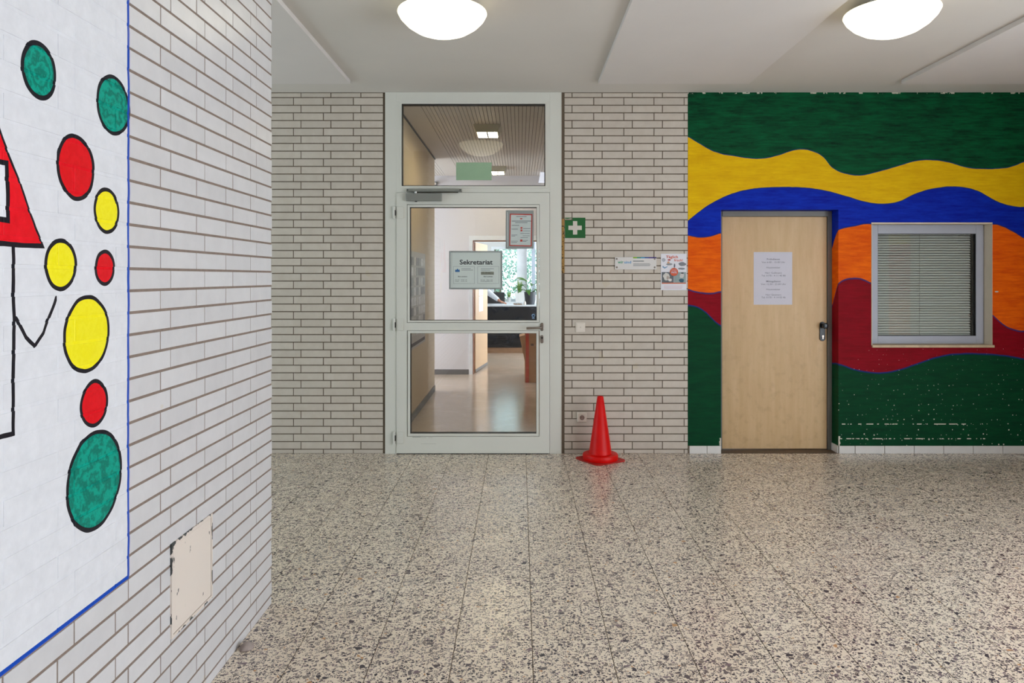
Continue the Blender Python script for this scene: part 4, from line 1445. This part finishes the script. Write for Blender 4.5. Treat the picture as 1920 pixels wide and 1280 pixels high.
MB().box(bx(997, 15.3), bx(1003.5, 15.3), 15.25, 15.4, OWZ0, 2.4).build('curtain_edge', plain('grey_curtain', (150, 158, 170), 0.8), ow)
MB().box(OWX0 + .06, bx(969, 15.5), 15.655, 15.660, OWZ0 + .06, OWZ1 - .06).build('pane', GLASS, ow)
MB().box(bx(988, 15.5), OWX1 - .06, 15.655, 15.660, OWZ0 + .06, OWZ1 - .06).build('pane', GLASS, ow)
MB().box(OWX0 - .4, OWX1 + .2, 15.28, 15.6, OWZ0 - .04, OWZ0).build('window_sill', WF, ow, bevel=0.004)
# doorway frame and open door leaf
d3 = empty('door_3', (dx0, FARY, 0), 0, 'open beech office door at the corridor end', kind='structure')
MB().box(bx(879.5, FARY), dx0, FARY - 0.014, FARY, 0, dzt + 0.07).build('architrave', WF, d3)
MB().box(dx0, dx1 + 0.07, FARY - 0.014, FARY, dzt, dzt + 0.07).build('architrave', WF, d3)
MB().box(dx1, dx1 + 0.07, FARY - 0.014, FARY, 0, dzt).build('architrave', WF, d3)
BROWN = plain('brown_jamb', (132, 76, 40), 0.5, var=0.08)
MB().box(dx0, dx0 + 0.012, FARY - 0.005, FARY + 0.17, 0, dzt).build('jamb', BROWN, d3)
MB().box(dx1 - 0.012, dx1, FARY - 0.005, FARY + 0.17, 0, dzt).build('jamb', BROWN, d3)
MB().box(dx0 + .012, dx1 - .012, FARY, FARY + 0.17, dzt - .012, dzt).build('jamb', BROWN, d3)
hinge = Vector((dx0 + 0.028, FARY + 0.17, 0))
tip = Vector((bx(914, 12.15), 12.15, 0))
ang = math.atan2(tip.y - hinge.y, tip.x - hinge.x)
ln = (tip - hinge).length
lf = MB().box(0, ln, 0, 0.04, 0.008, dzt - 0.02).build('leaf', plain('office_door_beige', (188, 154, 120), 0.5, var=0.04), d3, local=True)
lf.location = hinge - origin_of(d3)
lf.rotation_euler = (0, 0, ang)
for z0_, z1_ in ((bz(526, 11.6), bz(520, 11.6)), (bz(583, 11.6), bz(555.5, 11.6)), (bz(554, 11.6), bz(528, 11.6))):
    MB().box(0.28, 0.60, -0.003, 0.0, z0_, z1_).build('door_paper', PAPER, lf, local=True)
MB().box(0, ln, -0.004, 0.0, 0.008, 0.05).build('kick_strip', SKIRT, lf, local=True)

# counter desk
DY0 = 14.0
dk = empty('counter_desk', (0.2, DY0, 0), 0, 'long counter desk with a glossy black front below the office window', 'desk')
dzT = bz(571.5, DY0)
t = NT('black_gloss')
pos, X, Y, Z = t.pos()
f, _ = t.noise(pos, 5, 3, 0.6)
t.set(Base_Color=t.mix(t.rng(f, .5, .75, 0, 1), rgb(5, 8, 15), rgb(18, 27, 38)), Roughness=0.22)
t.b.inputs['Specular IOR Level'].default_value = 0.25
MB().box(-1.3, 1.7, DY0 + 0.02, DY0 + 0.05, bz(651.5, DY0), dzT - 0.03).build('front_panel', t.m, dk)
MB().box(-1.3, 1.7, DY0 + 0.03, DY0 + 0.07, 0.001, bz(651.5, DY0)).build('plinth', plain('wood_plinth', (128, 92, 62), 0.55, var=0.08), dk)
MB().box(-1.32, 1.72, DY0, DY0 + 0.72, dzT - 0.03, dzT).build('desk_top', plain('pale_top', (196, 200, 204), 0.35), dk, bevel=0.003)
for x_ in (-1.3, 1.66):
    MB().box(x_, x_ + .03, DY0 + .05, DY0 + .70, 0.001, dzT - .03).build('side_panel', plain('wood_plinth', (128, 92, 62)), dk)

# things on the counter and the sill
pf = MB().box(bx(924, 14.25), bx(964, 14.25), DY0 + 0.08, DY0 + 0.36, dzT, dzT + 0.006).build('paper_stack', plain('white_sheets', (222, 226, 234), 0.6))
own_origin(pf, (bx(944, 14.25), DY0 + .2, dzT)); tag(pf, 'white sheets of paper lying on the counter under the hand', 'paper')
tr = empty('wooden_tray', (bx(971, 14.2), DY0 + 0.16, dzT), 0, 'brown tray with small items on the counter beside the plants', 'tray')
MB().box(-.085, .085, -.06, .06, 0.0, .012).build('tray_base', plain('tray_wood', (128, 92, 66), 0.6), tr, local=True)
MB().frame(-.085, .085, .012, .035, (.008, .008, .0, .0), -.06, .06).build('tray_rim', plain('tray_wood', (128, 92, 66)), tr, local=True)
r_ = random.Random(4)
for k in range(5):
    MB().box(-.07 + k * .028, -.05 + k * .028, -.045, .04, .012, .022 + r_.random() * .03).build('small_item', plain('item_%d' % (k % 3), ((170, 140, 110), (120, 104, 96), (200, 190, 180))[k % 3], 0.6), tr, local=True)
cu = MB().lathe([(.022, 0), (.026, .012), (.024, .05), (.014, .056), (.010, .072)], (0, 0, 0), 16).build('white_bottle', WHITE_PLASTIC, smooth=True)
cu.location = (bx(984, 14.15), DY0 + .14, dzT); tag(cu, 'small white bottle on the counter beside the dark flower pot', 'bottle')


def leaf_mesh(L, W, droop, fold=0.15, n=7):
    m = MB()
    for i in range(n + 1):
        u = i / n
        w = W * math.sin(PI * min(1, (u * 0.94 + 0.05))) ** 0.8
        x = L * u
        z = -droop * u * u * L
        m.v += [(x, -w / 2, z + fold * w), (x, 0, z), (x, w / 2, z + fold * w)]
    for i in range(n):
        a = 3 * i
        m.f += [(a, a + 1, a + 4, a + 3), (a + 1, a + 2, a + 5, a + 4)]; m.mi += [0, 0]
    return m


def leaf_mat(name, c, trans):
    t = NT(name)
    co = t.n('ShaderNodeTexCoord').outputs['Object']
    f, _ = t.noise(co, 14, 3)
    base = rgb(*c)
    lo = tuple(q_ * 0.7 for q_ in base[:3]) + (1,)
    col = t.mix(f, lo, base)
    t.set(Base_Color=col, Roughness=0.4)
    tl = t.n('ShaderNodeBsdfTranslucent')
    t.link(t.mix(0.4, col, rgb(*trans)), tl.inputs[0])
    mx = t.n('ShaderNodeMixShader'); mx.inputs[0].default_value = 0.45
    t.link(t.b.outputs[0], mx.inputs[1]); t.link(tl.outputs[0], mx.inputs[2]); t.link(mx.outputs[0], t.out.inputs[0])
    return t.m


LILY = leaf_mat('lily_leaf', (36, 92, 34), (130, 190, 50))
SPIKE = leaf_mat('spike_leaf', (110, 150, 50), (190, 210, 70))
# big plant in a dark pot
pot = empty('potted_lily', (bx(994, 14.22), DY0 + 0.24, dzT), 0, 'broad leaved green plant in a dark pot on the counter', 'plant')
MB().lathe([(.085, 0), (.105, .10), (.118, .235), (.120, .25), (.110, .25), (.106, .22)], (0, 0, 0), 28).build('pot', plain('dark_pot', (28, 32, 42), 0.3), pot, smooth=True, local=True)
MB().lathe([(.10, .215), (.104, .222)], (0, 0, 0), 20).build('soil', plain('soil', (46, 36, 28), 0.95), pot, local=True)
r_ = random.Random(11)
lm = leaf_mesh(0.24, 0.085, 0.55).mesh('leaf', fix=False, smooth=True); lm.materials.append(LILY)
for k in range(26):
    a = k * 2.399
    el = r_.uniform(0.25, 1.35)
    L = r_.uniform(0.12, 0.26)
    base_ = Vector((0.03 * math.cos(a), 0.03 * math.sin(a), 0.22))
    dirv = Vector((math.cos(a) * math.cos(el), math.sin(a) * math.cos(el), math.sin(el)))
    tipv = base_ + dirv * L
    MB().tube([base_, base_ + dirv * L * .5 + Vector((0, 0, .01)), tipv], .0032, 5).build('stem', LILY, pot, local=True)
    o = link_mesh('leaf', lm, None, pot)
    o.location = tipv
    o.rotation_euler = (r_.uniform(-.4, .4), -el * 0.55 + 0.1, a)
    s = r_.uniform(.6, 1.0); o.scale = (s, s, s)


def spike_plant(name, x, y, z, pot_fn, n, hgt_, spread, label):
    e = empty(name, (x, y, z), 0, label, 'plant', 'plants on the office window sill')
    zt_ = pot_fn(e)
    r2 = random.Random(int(abs(x) * 1000) + n)
    for k in range(n):
        a = k * 2.4 + r2.uniform(-.3, .3)
        hh = hgt_ * r2.uniform(.6, 1.0)
        s = spread * r2.uniform(.2, 1)
        w = hh * 0.09
        m = MB()
        for i in range(6):
            u = i / 5
            cxp, cyp = (0.02 + s * u ** 1.4) * math.cos(a), (0.02 + s * u ** 1.4) * math.sin(a)
            ww = w * (1 - u) ** .6 + .0005
            m.v += [(cxp - ww * math.sin(a), cyp + ww * math.cos(a), zt_ + hh * u), (cxp + ww * math.sin(a), cyp - ww * math.cos(a), zt_ + hh * u)]
        for i in range(5):
            m.f.append((2 * i, 2 * i + 1, 2 * i + 3, 2 * i + 2)); m.mi.append(0)
        me_ = m.mesh('leaf', fix=False); me_.materials.append(SPIKE)
        link_mesh('leaf', me_, None, e)
    return e


def round_pot(e):
    MB().lathe([(.036, 0), (.046, .085), (.049, .10), (.044, .10), (.042, .09)], (0, 0, 0), 22).build('pot', plain('white_pot', (222, 220, 218), 0.3), e, smooth=True, local=True)
    return .085


def square_pot(e):
    m = MB().poly([(-.085, -.085, 0), (.085, -.085, 0), (.085, .085, 0), (-.085, .085, 0), (-.105, -.105, .21), (.105, -.105, .21), (.105, .105, .21), (-.105, .105, .21)],
                  [(0, 3, 2, 1), (0, 1, 5, 4), (1, 2, 6, 5), (2, 3, 7, 6), (3, 0, 4, 7), (4, 5, 6, 7)])
    m.build('pot', plain('white_pot', (222, 220, 218), 0.3), e, local=True, bevel=.004)
    return .20


spike_plant('spiky_plant', bx(954.5, 15.42), 15.42, OWZ0, round_pot, 11, .17, .06, 'small spiky plant in a little round white pot on the sill')
spike_plant('spiky_plant', bx(974.5, 15.41), 15.405, OWZ0, square_pot, 13, .30, .12, 'taller spiky plant in a square white pot on the sill')
spike_plant('spiky_plant', bx(937.5, 15.42), 15.42, OWZ0, round_pot, 11, .15, .07, 'small green plant half hidden behind the reaching arm')

# office chair behind the counter
oc = empty('office_chair', (-0.52, 15.12, 0), 0, 'black office chair behind the counter', 'chair')
BLK = plain('chair_fabric', (20, 22, 26), 0.8)
MB().box(-.22, .22, -.22, .20, .44, .52).build('seat', BLK, oc, bevel=.03, local=True)
MB().box(-.20, .20, .12, .18, .62, bz(548, 15.1)).build('backrest', BLK, oc, bevel=.025, local=True)
MB().box(-.03, .03, .14, .19, .46, .70).build('back_support', BLK, oc, local=True)
MB().lathe([(.025, .10), (.025, .44)], (0, 0, 0), 14).build('gas_column', STEEL, oc, local=True)
for k in range(5):
    a = k * 2 * PI / 5 + .3
    MB().tube([(0, 0, .11), (.26 * math.cos(a), .26 * math.sin(a), .075)], .018, 8).build('leg', BLK, oc, local=True)
    MB().lathe([(.028, -.015), (.028, .015)], (.26 * math.cos(a), .26 * math.sin(a), .029), 14, 'x').build('caster', BLACK_RUBBER, oc, local=True)

# person in a white shirt leaning on the counter


def skin(name, verts, edges, radii, mat, parent, sub=2):
    me_ = bpy.data.meshes.new(name)
    me_.from_pydata(verts, edges, [])
    o = bpy.data.objects.new(name, me_); COL.objects.link(o)
    md = o.modifiers.new('Skin', 'SKIN')
    for i, r__ in enumerate(radii):
        rr = r__ if isinstance(r__, tuple) else (r__, r__)
        me_.skin_vertices[0].data[i].radius = rr
        me_.skin_vertices[0].data[i].use_root = (i == 0)
    md.use_smooth_shade = True
    sb = o.modifiers.new('Sub', 'SUBSURF'); sb.levels = sub; sb.render_levels = sub
    dg = bpy.context.evaluated_depsgraph_get()
    out = bpy.data.meshes.new_from_object(o.evaluated_get(dg))
    bpy.data.objects.remove(o)
    out.name = name
    out.materials.clear()
    out.materials.append(mat)
    out.transform(Matrix.Translation(-origin_of(parent)))
    out.polygons.foreach_set('use_smooth', [True] * len(out.polygons))
    return link_mesh(name, out, None, parent)


PX, PYp = -1.0, 15.02
per = empty('person', (PX, PYp, 0), 0, 'person in a white shirt leaning over the counter with one arm reaching out', 'person')
SKIN = plain('skin', (190, 132, 104), 0.55, var=0.05)
SHIRT = plain('white_shirt', (222, 226, 234), 0.8, var=0.03, scale=12)
TROUS = plain('dark_trousers', (36, 40, 52), 0.85)
HAIR = plain('dark_hair', (52, 38, 28), 0.7)
wr = (-0.395, 14.36, dzT + 0.060)
el_ = (-0.64, 14.58, 1.165)
sh = (-0.83, 14.90, 1.385)
V = [(-1.0, 15.06, .95), (-.99, 15.03, 1.12), (-.98, 14.98, 1.32), (-.965, 14.94, 1.42), (-.95, 14.90, 1.50), (-.945, 14.86, 1.60), (-.945, 14.85, 1.69),
     sh, el_, wr, (-1.13, 14.98, 1.38), (-1.24, 14.84, 1.14), (-1.12, 14.55, dzT + .05), (-.91, 15.07, .90), (-.90, 15.02, .50), (-.90, 15.06, .09), (-1.09, 15.07, .90), (-1.10, 15.02, .50), (-1.10, 15.06, .09), (-.90, 14.93, .04), (-1.10, 14.93, .04)]
E = [(0, 1), (1, 2), (2, 3), (3, 4), (4, 5), (5, 6), (3, 7), (7, 8), (8, 9), (3, 10), (10, 11), (11, 12), (0, 13), (13, 14), (14, 15), (0, 16), (16, 17), (17, 18), (15, 19), (18, 20)]
Rr = [(.14, .10), (.135, .10), (.14, .105), (.09, .075), .052, (.078, .09), (.075, .085), .055, .042, .028, .055, .042, .028, .082, .058, .042, .082, .058, .042, .035, .035]
body = skin('body', V, E, Rr, SKIN, per)
SV = [V[i] for i in (0, 1, 2, 3, 7, 8)] + [tuple(Vector(wr).lerp(Vector(el_), .10))] + [V[10], V[11], tuple(Vector(V[12]).lerp(Vector(V[11]), .10))]
SE = [(0, 1), (1, 2), (2, 3), (3, 4), (4, 5), (5, 6), (3, 7), (7, 8), (8, 9)]
skin('shirt', SV, SE, [(.165, .125), (.16, .12), (.165, .13), (.10, .09), .078, .066, .042, .078, .066, .042], SHIRT, per)
skin('trousers', [V[0], V[13], V[14], V[15], V[16], V[17], V[18]], [(0, 1), (1, 2), (2, 3), (0, 4), (4, 5), (5, 6)], [(.16, .12), .10, .078, .065, .10, .078, .065], TROUS, per)
hair = MB().lathe([(.004, .125), (.05, .11), (.085, .06), (.096, .0), (.088, -.05)], (-.945, 14.875, 1.65), 20, cap=False)
hair.build('hair', HAIR, per, smooth=True)
fc = MB()
for s in (-1, 1):
    fc.lathe([(.004, -.006), (.011, 0), (.004, .006)], (-.945 + s * .032, 14.764, 1.645), 10, 'y')
fc.build('eyes', DARK_TEXT, per)
MB().lathe([(.004, 1.665), (.012, 1.615), (.004, 1.605)], (-.945, 14.765, 0), 8).build('nose', SKIN, per, smooth=True)
MB().box(-.968, -.922, 14.775, 14.785, 1.575, 1.582).build('mouth', plain('lips', (150, 84, 76), 0.5), per)
for hw, sg, dirx in ((wr, 1, Vector((.75, -.45, -.25))), (V[12], -1, Vector((.55, -.75, -.22)))):
    w0 = Vector(hw); dv = dirx.normalized(); side = dv.cross(Vector((0, 0, 1))).normalized()
    hv, he, hr = [tuple(w0 - dv * .02), tuple(w0 + dv * .035), tuple(w0 + dv * .075)], [(0, 1), (1, 2)], [.024, (.030, .018), (.034, .016)]
    for k, (off, L) in enumerate(((-.027, .060), (-.009, .074), (.009, .078), (.027, .068))):
        i0_ = len(hv)
        p0 = w0 + dv * .085 + side * off
        hv += [tuple(p0), tuple(p0 + dv * L * .5 + Vector((0, 0, .002))), tuple(p0 + dv * L + Vector((0, 0, -.016)))]
        he += [(2, i0_), (i0_, i0_ + 1), (i0_ + 1, i0_ + 2)]; hr += [.0095, .0088, .0072]
    i0_ = len(hv)
    p0 = w0 + dv * .035 + side * (.036 * sg)
    hv += [tuple(p0), tuple(p0 + dv * .035 + side * .018 * sg), tuple(p0 + dv * .062 + side * .020 * sg + Vector((0, 0, -.008)))]
    he += [(1, i0_), (i0_, i0_ + 1), (i0_ + 1, i0_ + 2)]; hr += [.012, .0105, .008]
    skin('hand', hv, he, hr, SKIN, per, 1)

# cardboard box on the corridor floor
CARD = plain('cardboard', (172, 128, 88), 0.85, var=0.06, scale=6)
BY = 10.10
bx0_, bx1_ = bx(984, 10.1), bx(984, 10.1) + 0.46
bxz = bz(628, BY)
cbx = empty('cardboard_box', (bx0_, BY, 0), 0, 'open cardboard box with a red tape stripe on the corridor floor', 'box')
b = MB()
tk = .006
b.box(bx0_, bx1_, BY, BY + tk, 0.001, bxz); b.box(bx0_, bx1_, BY + .40 - tk, BY + .40, 0.001, bxz); b.box(bx0_, bx0_ + tk, BY + tk, BY + .40 - tk, 0.001, bxz); b.box(bx1_ - tk, bx1_, BY + tk, BY + .40 - tk, 0.001, bxz); b.box(bx0_ + tk, bx1_ - tk, BY + tk, BY + .40 - tk, .001, .01)
b.build('carton', CARD, cbx)
MB().box(bx0_, bx1_, BY, BY + tk, bxz, bz(612, BY)).build('front_flap', CARD, cbx)
MB().poly([(bx0_, BY, bxz), (bx0_, BY + .4, bxz), (bx0_ - .075, BY + .4, bxz - .02), (bx0_ - .075, BY, bxz - .02), (bx0_, BY, bxz - .006), (bx0_, BY + .4, bxz - .006), (bx0_ - .075, BY + .4, bxz - .026), (bx0_ - .075, BY, bxz - .026)],
          [(0, 1, 2, 3), (4, 7, 6, 5), (0, 3, 7, 4), (1, 5, 6, 2), (2, 6, 7, 3), (0, 4, 5, 1)]).build('side_flap', CARD, cbx)
MB().poly([(bx0_, BY - .001, bxz - .01), (bx0_ - .072, BY - .001, bxz - .03), (bx0_, BY - .001, .30), (bx0_, BY + .004, bxz - .01), (bx0_ - .072, BY + .004, bxz - .03), (bx0_, BY + .004, .30)], [(0, 1, 2), (3, 5, 4), (0, 3, 4, 1), (1, 4, 5, 2), (2, 5, 3, 0)]).build('corner_flap', CARD, cbx)
MB().box(bx0_ + .012, bx0_ + .058, BY - .002, BY, 0.002, bz(612, BY)).build('red_tape', plain('red_tape', (186, 54, 20), 0.5), cbx)
MB().box(bx0_ + .085, bx0_ + .125, BY - .001, BY, bz(648, BY), bz(644, BY)).build('printed_mark', plain('brown_ink', (100, 72, 56), 0.8), cbx)

# ------------------------------------------------------------------ outside the office window: lawn and trees
tag(MB().box(-25, 25, 15.9, 60, -0.6, -0.5).build('ground_outside', plain('lawn', (120, 150, 70), 0.95, var=0.2, scale=1.0)), 'bright lawn outside the office window', kind='structure')
t = NT('tree_leaf')
pos, X, Y, Z = t.pos()
f, _ = t.noise(pos, 0.9, 3, 0.6)
col = t.mix(t.rng(f, 0.35, 0.65, 0, 1), rgb(96, 134, 120), rgb(190, 212, 206))
t.set(Base_Color=col, Roughness=0.6)
tl = t.n('ShaderNodeBsdfTranslucent'); t.link(col, tl.inputs[0])
mx = t.n('ShaderNodeMixShader'); mx.inputs[0].default_value = 0.5
t.link(t.b.outputs[0], mx.inputs[1]); t.link(tl.outputs[0], mx.inputs[2]); t.link(mx.outputs[0], t.out.inputs[0])
LEAF_A = t.m
BARK = plain('bark', (92, 78, 64), 0.9, var=0.2)
for i, (tx, ty_, hh, rr, lab) in enumerate(((-0.9, 27.0, 6.0, 2.3, 'leafy tree outside the office window'), (2.6, 33.0, 7.5, 3.0, 'taller leafy tree farther behind the office window'))):
    r_ = random.Random(20 + i)
    e = empty('garden_tree', (tx, ty_, -0.5), 0, lab, 'tree')
    MB().tube([(0, 0, 0), (.1, 0, hh * .35), (-.1, .1, hh * .7)], [.18, .13, .05], 10).build('trunk', BARK, e, smooth=True, local=True)
    m = MB()
    for k in range(4600):
        while True:
            p = Vector((r_.uniform(-1, 1), r_.uniform(-1, 1), r_.uniform(-1, 1)))
            if p.length < 1: break
        p = Vector((p.x * rr, p.y * rr, hh * .52 + p.z * hh * .42))
        d1 = Vector((r_.uniform(-1, 1), r_.uniform(-1, 1), r_.uniform(-1, 1))).normalized() * r_.uniform(.05, .09)
        d2 = d1.cross(Vector((r_.uniform(-1, 1), r_.uniform(-1, 1), r_.uniform(-1, 1)))).normalized() * .045
        m.poly([p - d1, p + d2, p + d1, p - d2], [(0, 1, 2, 3)])
    me_ = m.mesh('foliage', fix=False); me_.materials.append(LEAF_A)
    link_mesh('foliage', me_, None, e)
